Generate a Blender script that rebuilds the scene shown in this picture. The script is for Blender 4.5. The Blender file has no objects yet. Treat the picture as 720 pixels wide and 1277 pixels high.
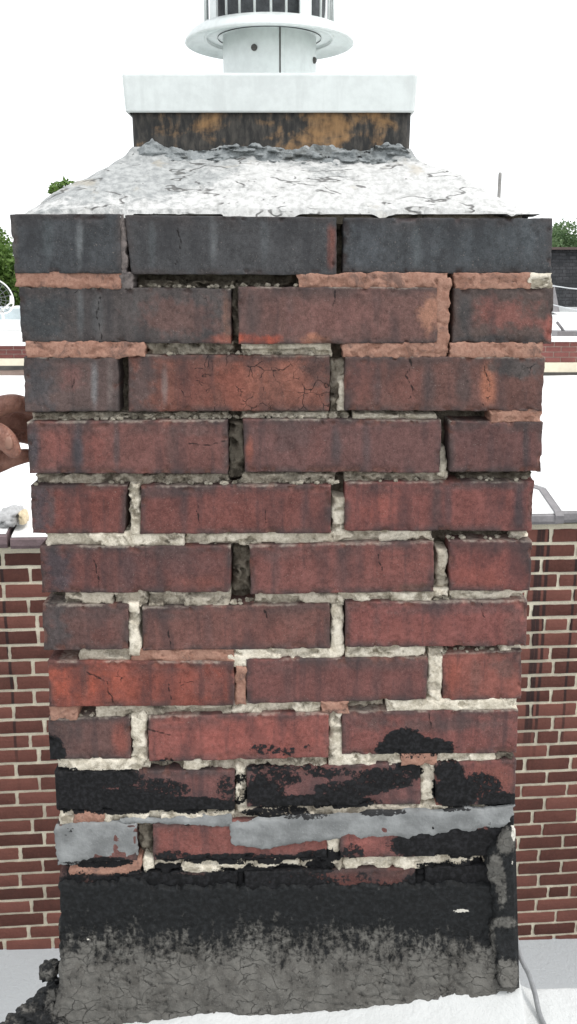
import bpy, math, random
import numpy as np
from mathutils import Vector, Matrix
random.seed(7)
rng = np.random.default_rng(11)
R = math.radians
SC = bpy.context.scene
COL = SC.collection

# ------------------------------------------------------------------ camera, sky, sun, exposure
FPX, PITCH, CU, CV = 1180.0, R(14.6), 360.0, 638.5     # focal length (photo px), downward pitch, principal point
CAM = Vector((0.0042, -0.944, 0.85))
cd = bpy.data.cameras.new('camera'); cam = bpy.data.objects.new('camera', cd); COL.objects.link(cam)
cam.location = CAM; cam.rotation_euler = (math.pi/2 - PITCH, 0, 0)
cd.sensor_fit = 'VERTICAL'; cd.sensor_height = 24.0; cd.lens = 24.0*FPX/1277.0
cd.clip_start = 0.02; cd.clip_end = 3000
SC.camera = cam

SUN_EL, SUN_AZ = R(58), R(112)     # azimuth clockwise from +Y (away from the camera): sun to the right, a little behind the viewer
w = bpy.data.worlds.new('World'); SC.world = w; w.use_nodes = True
nt = w.node_tree; nt.nodes.clear()
sky = nt.nodes.new('ShaderNodeTexSky'); sky.sky_type = 'NISHITA'; sky.sun_disc = False
sky.sun_elevation = SUN_EL; sky.sun_rotation = SUN_AZ; sky.air_density = 1.0; sky.dust_density = 1.0; sky.ozone_density = 1.0
hs = nt.nodes.new('ShaderNodeHueSaturation'); hs.inputs['Saturation'].default_value = 0.12
veil = nt.nodes.new('ShaderNodeMix'); veil.data_type = 'RGBA'; veil.inputs[0].default_value = 0.75     # even cloud veil over the clear sky
veil.inputs[7].default_value = (7.6, 7.8, 8.0, 1)
bg = nt.nodes.new('ShaderNodeBackground'); bg.inputs['Strength'].default_value = 0.15
wo = nt.nodes.new('ShaderNodeOutputWorld')
nt.links.new(sky.outputs[0], hs.inputs['Color']); nt.links.new(hs.outputs[0], veil.inputs[6]); nt.links.new(veil.outputs[2], bg.inputs[0]); nt.links.new(bg.outputs[0], wo.inputs[0])
sd = bpy.data.lights.new('sun', 'SUN'); sd.energy = 1.3; sd.angle = R(14); sd.color = (1.0, 0.965, 0.92)
so = bpy.data.objects.new('sun', sd); COL.objects.link(so)
sdir = Vector((math.sin(SUN_AZ)*math.cos(SUN_EL), math.cos(SUN_AZ)*math.cos(SUN_EL), math.sin(SUN_EL)))
so.rotation_euler = sdir.to_track_quat('Z', 'Y').to_euler(); so.location = (3, -3, 6)
SC.view_settings.view_transform = 'Standard'; SC.view_settings.look = 'None'
SC.view_settings.exposure = 0.55; SC.view_settings.gamma = 1.0

# ------------------------------------------------------------------ measuring helpers
CP, SP = math.cos(PITCH), math.sin(PITCH)
def P(u, v, Y=0.0):
    """point on the vertical plane y = Y seen at photo pixel (u, v); works on arrays"""
    dx = (np.asarray(u, float)-CU)/FPX; dy = (CV-np.asarray(v, float))/FPX
    gy = CP + dy*SP; gz = -SP + dy*CP
    t = (Y-CAM.y)/gy
    return CAM.x + t*dx, np.zeros_like(t)+Y, CAM.z + t*gz
def pv(u, v, Y=0.0):
    a = P(u, v, Y); return Vector((float(a[0]), float(a[1]), float(a[2])))
def proj(p):
    d = Vector(p)-CAM
    z = d.y*CP - d.z*SP; yy = d.y*SP + d.z*CP
    return (CU + FPX*d.x/z, CV - FPX*yy/z)
def s2l(c):
    c = np.asarray(c, float)/255.0
    return np.where(c <= 0.04045, c/12.92, ((c+0.055)/1.055)**2.4)
_T = rng.random((8, 256, 256))
def vn(x, y, s=0):
    x = np.asarray(x, float); y = np.asarray(y, float)
    xi = np.floor(x).astype(int); yi = np.floor(y).astype(int)
    fx = x-xi; fy = y-yi; fx = fx*fx*(3-2*fx); fy = fy*fy*(3-2*fy)
    t = _T[s % 8]; ox = 37*s; oy = 91*s
    a = t[(xi+ox) & 255, (yi+oy) & 255]; b = t[(xi+1+ox) & 255, (yi+oy) & 255]
    c = t[(xi+ox) & 255, (yi+1+oy) & 255]; d = t[(xi+1+ox) & 255, (yi+1+oy) & 255]
    return (a*(1-fx)+b*fx)*(1-fy)+(c*(1-fx)+d*fx)*fy
def fbm(x, y, s=0, o=4, g=0.5):
    r = 0; a = 1; n = 0
    for k in range(o):
        r = r + a*vn(x*2**k+13*k, y*2**k+7*k, s+k); n += a; a *= g
    return r/n
def sst(a, b, x):
    t = np.clip((np.asarray(x, float)-a)/(b-a), 0, 1); return t*t*(3-2*t)

# ------------------------------------------------------------------ object helpers
def tag(o, label=None, cat=None, group=None, kind=None):
    if label: o['label'] = label
    if cat: o['category'] = cat
    if group: o['group'] = group
    if kind: o['kind'] = kind
    return o
def empty(name, loc, label=None, cat=None, group=None):
    o = bpy.data.objects.new(name, None); COL.objects.link(o); o.location = loc; o.empty_display_size = 0.05
    return tag(o, label, cat, group)
def par(o, p):
    o.parent = p; loc = p.location.copy(); q = p.parent
    while q: loc += q.location; q = q.parent          # parents are only ever translated
    o.matrix_parent_inverse = Matrix.Translation(-loc)
def mesh(name, vs, fs, mat, parent=None, smooth=True, attrs=None, pts=True):
    me = bpy.data.meshes.new(name)
    me.from_pydata(vs.tolist() if isinstance(vs, np.ndarray) else vs, [], fs.tolist() if isinstance(fs, np.ndarray) else fs)
    if smooth: me.polygons.foreach_set('use_smooth', np.ones(len(me.polygons), bool))
    for k, a in (attrs or {}).items():
        a = np.asarray(a, np.float32)
        if a.ndim == 2:
            at = me.attributes.new(k, 'FLOAT_COLOR', 'POINT')
            at.data.foreach_set('color', np.concatenate([a, np.ones((len(a), 1), np.float32)], 1).ravel())
        else:
            at = me.attributes.new(k, 'FLOAT', 'POINT'); at.data.foreach_set('value', a)
    if mat: me.materials.append(mat)
    me.update()
    o = bpy.data.objects.new(name, me); COL.objects.link(o)
    if parent: par(o, parent)
    return o
def gridfaces(nv, nu, off=0):
    i = np.arange(nv*nu).reshape(nv, nu)+off
    return np.stack([i[:-1, :-1], i[1:, :-1], i[1:, 1:], i[:-1, 1:]], -1).reshape(-1, 4)
class MB:
    def __init__(s): s.v = []; s.f = []
    def add(s, vs, fs):
        o = len(s.v); s.v += [tuple(v) for v in vs]; s.f += [tuple(i+o for i in f) for f in fs]
    def box(s, a, b):
        (x0, y0, z0), (x1, y1, z1) = a, b
        s.add([(x0, y0, z0), (x1, y0, z0), (x1, y1, z0), (x0, y1, z0), (x0, y0, z1), (x1, y0, z1), (x1, y1, z1), (x0, y1, z1)],
              [(0, 3, 2, 1), (4, 5, 6, 7), (0, 1, 5, 4), (1, 2, 6, 5), (2, 3, 7, 6), (3, 0, 4, 7)])
    def tube(s, pts, rad, n=8, caps=True):
        pts = [Vector(p) for p in pts]; rad = rad if isinstance(rad, (list, tuple)) else [rad]*len(pts)
        o = len(s.v); up = None
        for i, p in enumerate(pts):
            d = (pts[min(i+1, len(pts)-1)]-pts[max(i-1, 0)]).normalized()
            if up is None: up = d.orthogonal().normalized()
            up = (up-d*up.dot(d)); up = up.normalized() if up.length > 1e-6 else d.orthogonal().normalized()
            sd_ = d.cross(up)
            for k in range(n):
                a = 2*math.pi*k/n; s.v.append(tuple(p+(up*math.cos(a)+sd_*math.sin(a))*rad[i]))
        for i in range(len(pts)-1):
            for k in range(n):
                k2 = (k+1) % n; s.f.append((o+i*n+k, o+i*n+k2, o+(i+1)*n+k2, o+(i+1)*n+k))
        if caps:
            s.f.append(tuple(o+k for k in range(n))[::-1]); s.f.append(tuple(o+(len(pts)-1)*n+k for k in range(n)))
    def lathe(s, c, prof, n=48, close=False):
        o = len(s.v)
        for r, z in prof:
            for k in range(n):
                a = 2*math.pi*k/n; s.v.append((c[0]+r*math.cos(a), c[1]+r*math.sin(a), z))
        m = len(prof)
        for i in range(m if close else m-1):
            j = (i+1) % m
            for k in range(n):
                k2 = (k+1) % n; s.f.append((o+i*n+k, o+i*n+k2, o+j*n+k2, o+j*n+k))
    def build(s, name, mat, parent=None, smooth=False):
        return mesh(name, s.v, s.f, mat, parent, smooth)

# ------------------------------------------------------------------ material helpers
def newmat(name):
    m = bpy.data.materials.new(name); m.use_nodes = True; t = m.node_tree; t.nodes.clear()
    out = t.nodes.new('ShaderNodeOutputMaterial'); b = t.nodes.new('ShaderNodeBsdfPrincipled')
    t.links.new(b.outputs[0], out.inputs[0])
    return m, t, b
class Nd:
    def __init__(s, t): s.t = t
    def n(s, typ, props=None, **ins):
        nd = s.t.nodes.new('ShaderNode'+typ)
        for k, v in (props or {}).items(): setattr(nd, k, v)
        for k, v in ins.items():
            key = int(k[1:]) if k[0] == 'i' and k[1:].isdigit() else k.replace('_', ' ')
            s.set(nd.inputs[key], v)
        return nd
    def set(s, sock, v):
        if isinstance(v, bpy.types.NodeSocket): s.t.links.new(v, sock)
        else:
            if sock.type == 'RGBA' and len(v) == 3: v = (*v, 1)
            sock.default_value = v
    def math(s, op, a, b=0.0, clamp=False):
        n = s.n('Math', {'operation': op, 'use_clamp': clamp}, i0=a, i1=b); return n.outputs[0]
    def mix(s, f, a, b, mode='MIX'):
        n = s.t.nodes.new('ShaderNodeMix'); n.data_type = 'RGBA'; n.blend_type = mode
        s.set(n.inputs[0], f); s.set(n.inputs[6], a); s.set(n.inputs[7], b); return n.outputs[2]
    def noise(s, vec, scale, detail=4, rough=0.55, dist=0.0):
        return s.n('TexNoise', None, Vector=vec, Scale=scale, Detail=detail, Roughness=rough, Distortion=dist).outputs[0]
    def step(s, v, a, b, lo=0.0, hi=1.0):
        n = s.n('MapRange', {'interpolation_type': 'SMOOTHSTEP'}, Value=v)
        n.inputs['From Min'].default_value = a; n.inputs['From Max'].default_value = b
        n.inputs['To Min'].default_value = lo; n.inputs['To Max'].default_value = hi
        return n.outputs[0]
    def attr(s, name, out='Fac', typ='GEOMETRY'):
        n = s.n('Attribute', {'attribute_name': name, 'attribute_type': typ}); return n.outputs[out]
    def obj(s): return s.n('TexCoord').outputs['Object']
    def mapping(s, vec, scale=(1, 1, 1), rot=(0, 0, 0)):
        return s.n('Mapping', None, Vector=vec, Scale=scale, Rotation=rot).outputs[0]
    def bump(s, h, strength=0.5, dist=0.001, normal=None):
        n = s.n('Bump', None, Height=h, Strength=strength, Distance=dist)
        if normal: s.t.links.new(normal, n.inputs['Normal'])
        return n.outputs[0]

def simple(name, col, rough=0.8, var=0.25, scale=8.0, bumpd=0.0, metal=0.0, spec=0.4, fine=None):
    m, t, b = newmat(name); g = Nd(t); o = g.obj()
    n1 = g.noise(o, scale, 6, 0.6); n2 = g.noise(o, (fine or scale*9), 4, 0.6)
    v = g.math('ADD', g.math('MULTIPLY', n1, 0.65), g.math('MULTIPLY', n2, 0.35))
    lo = tuple(c*(1-var) for c in col); hi = tuple(min(c*(1+var), 0.95) for c in col)
    c = g.mix(g.step(v, 0.3, 0.7), lo, hi)
    g.set(b.inputs['Base Color'], c); g.set(b.inputs['Roughness'], rough); g.set(b.inputs['Metallic'], metal)
    b.inputs['Specular IOR Level'].default_value = spec
    if bumpd: g.set(b.inputs['Normal'], g.bump(n2, 0.6, bumpd))
    return m

def hero_brick_mat():
    m, t, b = newmat('weathered_brick'); g = Nd(t); o = g.obj()
    col = g.attr('col', 'Color'); tar = g.attr('tar'); dust_lit_rim = g.attr('dust_lit_rim'); crk = g.attr('crk')
    nA = g.noise(o, 42, 6, 0.62); nB = g.noise(o, 230, 5, 0.6); nC = g.noise(o, 800, 3, 0.6)
    k = g.math('ADD', g.math('MULTIPLY', nA, 0.34), g.math('MULTIPLY', nB, 0.40))
    k = g.math('ADD', k, g.math('MULTIPLY', nC, 0.36))                      # mean about 0.55
    k = g.step(k, 0.27, 0.83, 0.45, 1.60)
    c = g.mix(1.0, col, g.n('CombineColor', None, Red=k, Green=k, Blue=k).outputs[0], 'MULTIPLY')
    # soot freckles and pale grit
    pit = g.step(g.noise(o, 330, 4, 0.7), 0.40, 0.30); c = g.mix(g.math('MULTIPLY', pit, 0.24), c, (0.012, 0.011, 0.011))
    grit = g.step(g.noise(o, 620, 2, 0.6), 0.66, 0.72); c = g.mix(g.math('MULTIPLY', grit, 0.35), c, (0.32, 0.27, 0.24))
    # soot bloom, larger soft patches
    so_ = g.step(g.noise(g.mapping(o, (1, 1, .28)), 34, 4, 0.5, 0.2), 0.48, 0.70); c = g.mix(g.math('MULTIPLY', so_, 0.5), c, (0.034, 0.034, 0.037))
    st2 = g.step(g.noise(g.mapping(o, (1, 1, .10)), 60, 4, 0.6), 0.54, 0.66); c = g.mix(g.math('MULTIPLY', st2, 0.32), c, (0.030, 0.031, 0.035))
    # crazing
    wv = g.n('VectorMath', {'operation': 'ADD'}, i0=o).outputs[0]
    dn = t.nodes[-1]; nv = g.n('TexNoise', None, Vector=o, Scale=60.0, Detail=3.0).outputs[1]
    sc = g.n('VectorMath', {'operation': 'SCALE'}, i0=nv); sc.inputs['Scale'].default_value = 0.016
    wv = g.n('VectorMath', {'operation': 'ADD'}, i0=o, i1=sc.outputs[0]).outputs[0]
    vo = g.n('TexVoronoi', {'feature': 'DISTANCE_TO_EDGE'}, Vector=wv, Scale=75.0)
    cr = g.step(vo.outputs[0], 0.040, 0.010)
    cr = g.math('MULTIPLY', cr, g.step(g.math('ADD', crk, g.math('MULTIPLY', g.math('SUBTRACT', nA, 0.5), 2.6)), 0.55, 0.8))
    lc_ = g.step(g.math('ADD', g.attr('cdist'), g.math('MULTIPLY', g.math('SUBTRACT', nB, .5), 2.2)), 1.5, .5); cr = g.math('MAXIMUM', cr, lc_)
    c = g.mix(g.math('MULTIPLY', cr, 0.85), c, (0.014, 0.012, 0.012))
    # mortar dust / lime, with the lit rim of the ledges painted in
    dm = g.math('ADD', dust_lit_rim, g.math('MULTIPLY', g.math('SUBTRACT', nB, 0.5), 0.9)); dm = g.step(dm, 0.28, 1.0)
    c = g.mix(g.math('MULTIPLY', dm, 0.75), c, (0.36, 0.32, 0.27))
    # tar
    tm = g.math('ADD', tar, g.math('MULTIPLY', g.math('SUBTRACT', nA, 0.5), 0.8))
    tm = g.math('ADD', tm, g.math('MULTIPLY', g.math('SUBTRACT', nB, 0.5), 1.3)); tm = g.step(tm, 0.42, 0.62)
    c = g.mix(tm, c, g.mix(g.step(nB, 0.4, 0.7), (0.005, 0.005, 0.0055), (0.018, 0.018, 0.020)))
    g.set(b.inputs['Base Color'], c)
    g.set(b.inputs['Roughness'], g.mix(tm, (0.9,)*3, (0.6,)*3)); b.inputs['Specular IOR Level'].default_value = 0.16
    h = g.math('ADD', g.math('MULTIPLY', nB, 0.6), g.math('MULTIPLY', nC, 0.35))
    h = g.math('SUBTRACT', h, g.math('MULTIPLY', cr, 0.7)); h = g.math('SUBTRACT', h, g.math('MULTIPLY', pit, 0.35))
    h = g.math('ADD', h, g.math('MULTIPLY', tm, 0.15))
    g.set(b.inputs['Normal'], g.bump(h, 0.55, 0.0009))
    return m

def mortar_mat(name, c0, c1, cd, tarry=True):
    m, t, b = newmat(name); g = Nd(t); o = g.obj(); tar = g.attr('tar')
    nA = g.noise(o, 60, 6, 0.65); nB = g.noise(o, 300, 5, 0.65); nC = g.noise(o, 900, 3, 0.6)
    c = g.mix(g.step(g.math('ADD', g.math('MULTIPLY', nA, .6), g.math('MULTIPLY', nB, .4)), 0.36, 0.62), c0, c1)
    c = g.mix(g.step(nC, 0.58, 0.7, 0, 0.5), c, tuple(x*0.35 for x in c0))
    d = g.step(g.noise(o, 34, 6, 0.75, 0.5), 0.52, 0.64); c = g.mix(g.math('MULTIPLY', d, 0.75), c, cd)
    tm = g.math('ADD', tar, g.math('MULTIPLY', g.math('SUBTRACT', nA, 0.5), 0.9))
    tm = g.math('ADD', tm, g.math('MULTIPLY', g.math('SUBTRACT', nB, 0.5), 0.9)); tm = g.step(tm, 0.50, 0.60)
    c = g.mix(tm, c, (0.010, 0.010, 0.011))
    g.set(b.inputs['Base Color'], c); g.set(b.inputs['Roughness'], 0.92); b.inputs['Specular IOR Level'].default_value = 0.2
    h = g.math('ADD', g.math('MULTIPLY', nB, 0.7), g.math('MULTIPLY', nC, 0.3))
    g.set(b.inputs['Normal'], g.bump(h, 0.8, 0.0018))
    return m

M_BRICK = hero_brick_mat()
M_MW = mortar_mat('lime_mortar', (0.40, 0.355, 0.275), (0.74, 0.68, 0.57), (0.15, 0.125, 0.09))
M_MG = mortar_mat('old_grey_mortar', (0.26, 0.225, 0.175), (0.50, 0.45, 0.37), (0.085, 0.07, 0.055))
M_MS = mortar_mat('salmon_pointing', (0.26, 0.135, 0.098), (0.38, 0.22, 0.165), (0.12, 0.08, 0.07))
M_MSG = mortar_mat('grey_pointing', (0.13, 0.115, 0.11), (0.20, 0.17, 0.16), (0.09, 0.08, 0.08))
M_CORE = mortar_mat('rubble_core', (0.11, 0.092, 0.070), (0.25, 0.22, 0.175), (0.025, 0.021, 0.016))

# ------------------------------------------------------------------ chimney: measured bricks (photo corners TL TR BR BL, colour)
ROWS = [
 [((13,267),(150,267),(152,341),(18,341),(64,66,70)), ((155,268),(420,271),(420,343),(164,342),(66,66,69)), ((429,271),(690,272),(689,342),(428,341),(66,68,72))],
 [((23,357),(288,360),(288,429),(26,427),(76,70,70)), ((297,358),(546,358),(546,428),(298,429),(101,73,69)), ((567,359),(692,358),(688,429),(565,428),(84,70,67))],
 [((29,445),(147,445),(148,513),(31,514),(88,72,70)), ((159,443),(412,444),(411,513),(160,514),(108,68,59)), ((431,445),(680,445),(676,513),(430,512),(98,68,63))],
 [((34,526),(284,524),(284,591),(37,590),(104,68,64)), ((303,523),(551,524),(549,590),(305,589),(98,68,66)), ((561,525),(677,526),(674,588),(561,588),(94,64,62))],
 [((37,606),(158,605),(155,666),(40,666),(106,62,57)), ((176,606),(413,605),(413,665),(175,666),(103,62,58)), ((430,602),(667,601),(664,663),(430,663),(112,66,62))],
 [((49,682),(288,681),(287,739),(52,740),(98,63,60)), ((311,680),(541,676),(541,737),(313,741),(109,67,63)), ((560,674),(664,675),(662,737),(561,737),(112,64,60))],
 [((52,755),(160,754),(160,810),(55,811),(92,66,63)), ((177,758),(412,753),(412,810),(178,812),(104,69,64)), ((431,751),(658,749),(656,805),(431,807),(116,68,64))],
 [((60,824),(292,825),(293,879),(62,881),(122,64,54)), ((307,823),(534,820),(532,873),(308,878),(104,65,62)), ((552,816),(652,812),(651,873),(553,875),(124,72,64))],
 [((60,897),(162,895),(164,948),(62,948),(92,66,63)), ((185,893),(410,889),(410,944),(186,950),(126,72,66)), ((427,888),(647,886),(645,940),(427,942),(114,68,64))],
 [((68,963),(293,961),(293,1010),(70,1013),(100,66,64)), ((307,958),(525,953),(525,1005),(308,1008),(104,68,66)), ((543,952),(644,948),(643,1003),(544,1006),(108,64,60))],
 [((70,1030),(170,1028),(171,1072),(72,1078),(100,66,62)), ((190,1027),(408,1022),(408,1070),(191,1074),(114,68,63)), ((424,1021),(641,1016),(640,1066),(424,1069),(112,66,62))],
 [((73,1090),(297,1088),(297,1136),(75,1140),(80,50,46)), ((305,1087),(518,1083),(518,1130),(305,1135),(90,54,50)), ((530,1083),(640,1079),(638,1127),(530,1130),(80,50,46))],
]
# colour blobs: row, brick, cu, cv, ru, rv, srgb, strength
BL = [
 (0,1,190,300,5,36,(92,98,102),.4),(0,1,330,300,6,36,(84,88,92),.4),(0,2,520,305,6,36,(88,94,98),.4),(0,2,660,300,10,34,(84,90,96),.5),(0,0,60,300,8,36,(78,84,88),.5),(1,0,100,392,5,36,(100,106,110),.45),(1,0,170,392,6,36,(86,84,84),.5),(1,1,430,390,7,34,(80,66,66),.5),(1,1,362,390,6,34,(86,70,70),.5),(2,2,470,480,7,34,(74,64,66),.6),(4,1,230,636,6,30,(78,62,64),.5),(4,1,380,636,7,30,(80,62,64),.5),(5,0,200,712,6,30,(74,60,62),.5),(5,1,345,708,7,30,(84,64,64),.5),(6,2,470,780,6,28,(88,66,66),.5),(6,1,260,782,7,28,(84,64,64),.5),(7,1,360,850,6,28,(84,64,64),.5),(7,1,470,848,8,28,(88,66,66),.45),(3,2,612,556,6,30,(72,58,60),.5),
 (0,0,100,300,5,38,(120,124,128),.55),(0,1,266,300,6,36,(105,108,112),.45),(0,1,414,310,7,32,(118,68,58),.8),(0,2,455,305,24,30,(80,84,90),.6),(0,2,600,308,60,30,(70,75,80),.5),
 (0,0,16,300,8,40,(110,108,105),.5),
 (1,0,50,392,44,40,(58,62,66),.8),(1,0,122,392,9,36,(96,98,100),.5),(1,0,220,395,60,28,(98,72,68),.8),(1,0,280,424,30,7,(150,82,66),.7),(1,0,284,395,7,34,(140,96,78),.5),
 (1,1,322,424,30,7,(176,76,50),.95),(1,1,420,395,70,28,(108,74,70),.7),(1,1,315,390,12,34,(84,70,68),.6),(1,1,400,424,20,7,(170,110,84),.7),(1,1,540,390,16,30,(158,110,88),.7),
 (1,2,630,392,46,22,(118,74,68),.9),(1,2,580,392,12,34,(62,62,64),.8),(1,2,625,424,60,7,(60,60,62),.8),(1,2,686,410,7,20,(170,90,78),.7),
 (2,0,50,480,22,36,(72,72,76),.8),(2,0,118,480,5,34,(120,122,126),.6),(2,0,138,480,5,34,(110,100,98),.5),(2,0,92,470,18,18,(112,74,70),.6),
 (2,1,180,480,20,36,(78,68,68),.8),(2,1,205,480,5,30,(112,108,108),.5),(2,1,290,480,34,30,(124,70,58),.7),(2,1,350,478,46,34,(132,82,68),.7),(2,1,240,478,24,30,(100,60,54),.7),(2,1,395,462,18,20,(80,62,60),.8),
 (2,2,450,480,18,34,(110,68,62),.6),(2,2,505,480,30,30,(104,66,60),.6),(2,2,608,480,11,34,(150,92,70),.85),(2,2,645,458,34,14,(72,70,70),.85),(2,2,535,480,10,34,(78,66,66),.7),(2,2,578,480,12,34,(70,62,62),.7),
 (3,0,42,558,10,34,(70,70,76),.85),(3,0,98,558,8,34,(72,70,76),.85),(3,0,146,555,5,34,(74,66,68),.7),(3,0,215,556,10,34,(86,66,64),.5),(3,0,240,534,50,8,(96,76,74),.5),(3,0,70,556,18,24,(122,72,66),.7),(3,0,122,556,14,24,(120,70,64),.6),
 (3,1,310,562,6,22,(142,78,62),.7),(3,1,420,556,8,34,(74,64,66),.8),(3,1,457,556,7,34,(76,64,66),.7),(3,1,395,556,16,30,(110,70,66),.5),(3,1,370,545,30,20,(82,66,66),.5),
 (3,2,655,556,5,34,(66,58,60),.8),(3,2,590,545,20,20,(86,62,62),.5),
 (4,0,48,636,15,34,(66,66,72),.8),(4,0,64,636,5,30,(76,70,72),.6),(4,0,110,632,16,30,(112,62,56),.5),(4,1,200,614,90,8,(82,62,62),.6),(4,1,300,640,60,20,(112,64,58),.5),
 (4,2,545,630,7,34,(80,62,62),.7),(4,2,560,630,5,34,(78,60,62),.7),(4,2,648,632,8,34,(70,60,64),.8),(4,2,475,636,28,22,(126,68,60),.6),(4,2,600,606,70,6,(86,66,66),.6),
 (5,0,70,710,20,34,(66,62,68),.8),(5,0,160,710,12,34,(76,60,62),.7),(5,0,110,712,18,26,(104,62,58),.5),(5,0,215,700,60,20,(84,62,62),.5),(5,0,250,728,36,10,(116,68,60),.6),
 (5,1,425,708,10,32,(84,62,62),.6),(5,1,360,690,40,10,(92,68,66),.5),(5,1,490,700,44,18,(118,68,62),.5),(5,1,515,733,40,6,(80,62,54),.7),
 (5,2,600,720,30,20,(128,70,62),.6),(5,2,655,690,10,18,(84,66,64),.6),
 (6,0,72,783,20,32,(70,68,70),.75),(6,0,130,790,20,20,(112,68,62),.5),(6,1,200,766,24,10,(84,66,64),.5),(6,1,300,755,30,4,(170,112,96),.7),(6,1,330,790,60,20,(112,66,60),.4),
 (6,2,500,790,50,18,(122,70,64),.5),(6,2,560,760,80,8,(92,70,70),.5),(6,2,640,780,14,20,(98,70,66),.5),
 (7,0,100,850,46,26,(150,70,50),.75),(7,0,106,850,6,28,(92,66,62),.6),(7,0,150,850,28,24,(138,68,52),.6),(7,0,260,850,30,24,(104,66,62),.6),
 (7,1,420,828,90,8,(92,66,64),.5),(7,2,566,846,12,28,(142,74,60),.7),(7,2,594,846,8,28,(110,76,70),.6),(7,2,632,835,18,16,(92,72,68),.6),
 (8,0,150,922,12,24,(140,74,62),.7),(8,0,80,915,18,20,(80,66,64),.5),(8,1,300,918,90,22,(138,70,62),.4),(8,2,540,904,100,10,(92,70,68),.7),(8,2,620,915,24,24,(96,70,68),.5),
 (9,0,240,978,40,14,(110,68,64),.5),(9,2,615,970,24,14,(118,70,60),.5),(10,1,250,1048,50,20,(122,70,64),.6),(10,2,470,1055,36,12,(135,78,72),.8),
]
TAR = [  # cu, cv, ru, rv, amount
 (518,934,60,18,1.0),(505,925,32,20,.9),(60,940,26,30,1.0),(330,934,26,10,.55),(360,936,14,9,.6),(385,932,10,8,.5),
 (90,985,50,36,1.05),(150,1000,80,20,1.0),(235,1004,80,13,.95),(130,970,70,16,.78),(190,985,60,18,.68),(282,985,16,26,.6),
 (330,990,34,28,.8),(345,972,44,14,.64),(400,1001,90,12,.95),(440,985,60,14,.74),(480,972,50,18,.76),(512,962,26,16,.75),(568,988,36,26,.95),(560,962,24,16,.85),(600,980,34,22,.72),(625,999,36,14,.95),(410,965,54,9,.52),
 (340,958,70,8,.6),(300,975,12,8,.6),(300,1000,12,8,.7),(205,952,24,8,.7),(628,946,12,8,.4),
 (560,1050,90,26,1.0),(630,1030,26,40,.9),(400,1068,40,10,.8),(300,1072,120,9,.75),(215,1068,30,10,.7),(440,1062,20,14,.6),(120,1075,60,10,.8),(600,1020,60,10,.6),(340,1016,60,10,.7),(250,1012,60,7,.5),
 (210,1085,24,9,.8),(400,1082,24,9,.9),(620,1070,24,12,.9),(417,1035,8,8,.6),(417,1060,8,6,.5),
 (190,1130,140,50,1.1),(380,1135,90,50,1.0),(420,1150,160,52,1.05),(590,1115,90,50,1.1),(100,1110,40,30,.7),(330,1100,110,24,.85),(560,1100,70,26,.9),(470,1112,60,14,.7),(450,1100,40,20,.45),
]
def tarf(u, v):
    a = np.zeros_like(np.asarray(u, float))
    for cu, cv, ru, rv, s in TAR:
        d = np.sqrt(((u-cu)/ru)**2+((v-cv)/rv)**2)
        a = np.maximum(a, s*(1-sst(0.55, 1.15, d)))
    return a
def rowcurve(r, top):
    us, vs = [], []
    for b in ROWS[r]:
        p, q = (b[0], b[1]) if top else (b[3], b[2])
        us += [p[0], q[0]]; vs += [p[1], q[1]]
    return lambda u: np.interp(u, us, vs)
TOPC = [rowcurve(r, True) for r in range(len(ROWS))]
BOTC = [rowcurve(r, False) for r in range(len(ROWS))]
KAL = 1.08   # displayed colour to surface reflectance

def axis(n_len, step, r):
    a = [0, 0.12*r, 0.35*r, 0.65*r, r]
    k = max(2, int((n_len-2*r)/step)); m = [r+(n_len-2*r)*i/k for i in range(1, k)]
    a = a+m+[n_len-x for x in (r, 0.65*r, 0.35*r, 0.12*r, 0)]
    return np.array(a)/n_len
def sheet(name, X, Z, Y, back, mat, parent, attrs):
    """front relief Y over (X, Z) plus straight sides running back to y = back"""
    nv, nu = X.shape
    front = np.stack([X, Y, Z], -1).reshape(-1, 3)
    idx = np.arange(nv*nu).reshape(nv, nu)
    ring = np.concatenate([idx[0, :], idx[1:, -1], idx[-1, -2::-1], idx[-2:0:-1, 0]])
    bk = front[ring].copy(); bk[:, 1] = back
    vs = np.concatenate([front, bk]); o = nv*nu; m = len(ring)
    fs = gridfaces(nv, nu).tolist()
    fs += [(int(ring[i]), int(ring[(i+1) % m]), o+(i+1) % m, o+i) for i in range(m)]
    fs.append(tuple(range(o, o+m))[::-1])
    at = {}
    for k, a in attrs.items():
        a = a.reshape(nv*nu, -1) if a.ndim == 3 else a.reshape(-1)
        at[k] = np.concatenate([a, a[ring]])
    return mesh(name, vs, fs, mat, parent, True, at)

XL = float(P(22, 305)[0]); XR = float(P(688, 305)[0])
chimney = empty('chimney', (0, 0.26, 0), 'tall weathered brick chimney with crumbling joints and tar smeared base', 'chimney')
CRACKS = {(1,0): [[(124,370),(121,395),(126,415),(124,430)]], (5,0): [[(117,697),(124,720),(125,742)]], (3,0): [[(236,553),(262,555),(284,549)]], (2,2): [[(514,446),(507,468),(515,484),(512,496)],[(602,452),(610,476),(604,505)]],
 (4,1): [[(330,636),(334,652)],[(246,628),(249,652)]], (7,0): [[(108,836),(134,850),(141,876)],[(210,852),(214,872)]], (8,1): [[(185,909),(212,916)]], (1,1): [[(420,360),(414,384)]], (6,1): [[(210,786),(214,808)],[(330,760),(336,776)]], (0,1): [[(222,285),(226,312),(220,330)]], (5,1): [[(470,690),(476,712)]], (8,2): [[(536,890),(538,912)]], (2,0): [[(92,470),(88,490)]], (6,2): [[(600,752),(604,776)]]}
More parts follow.
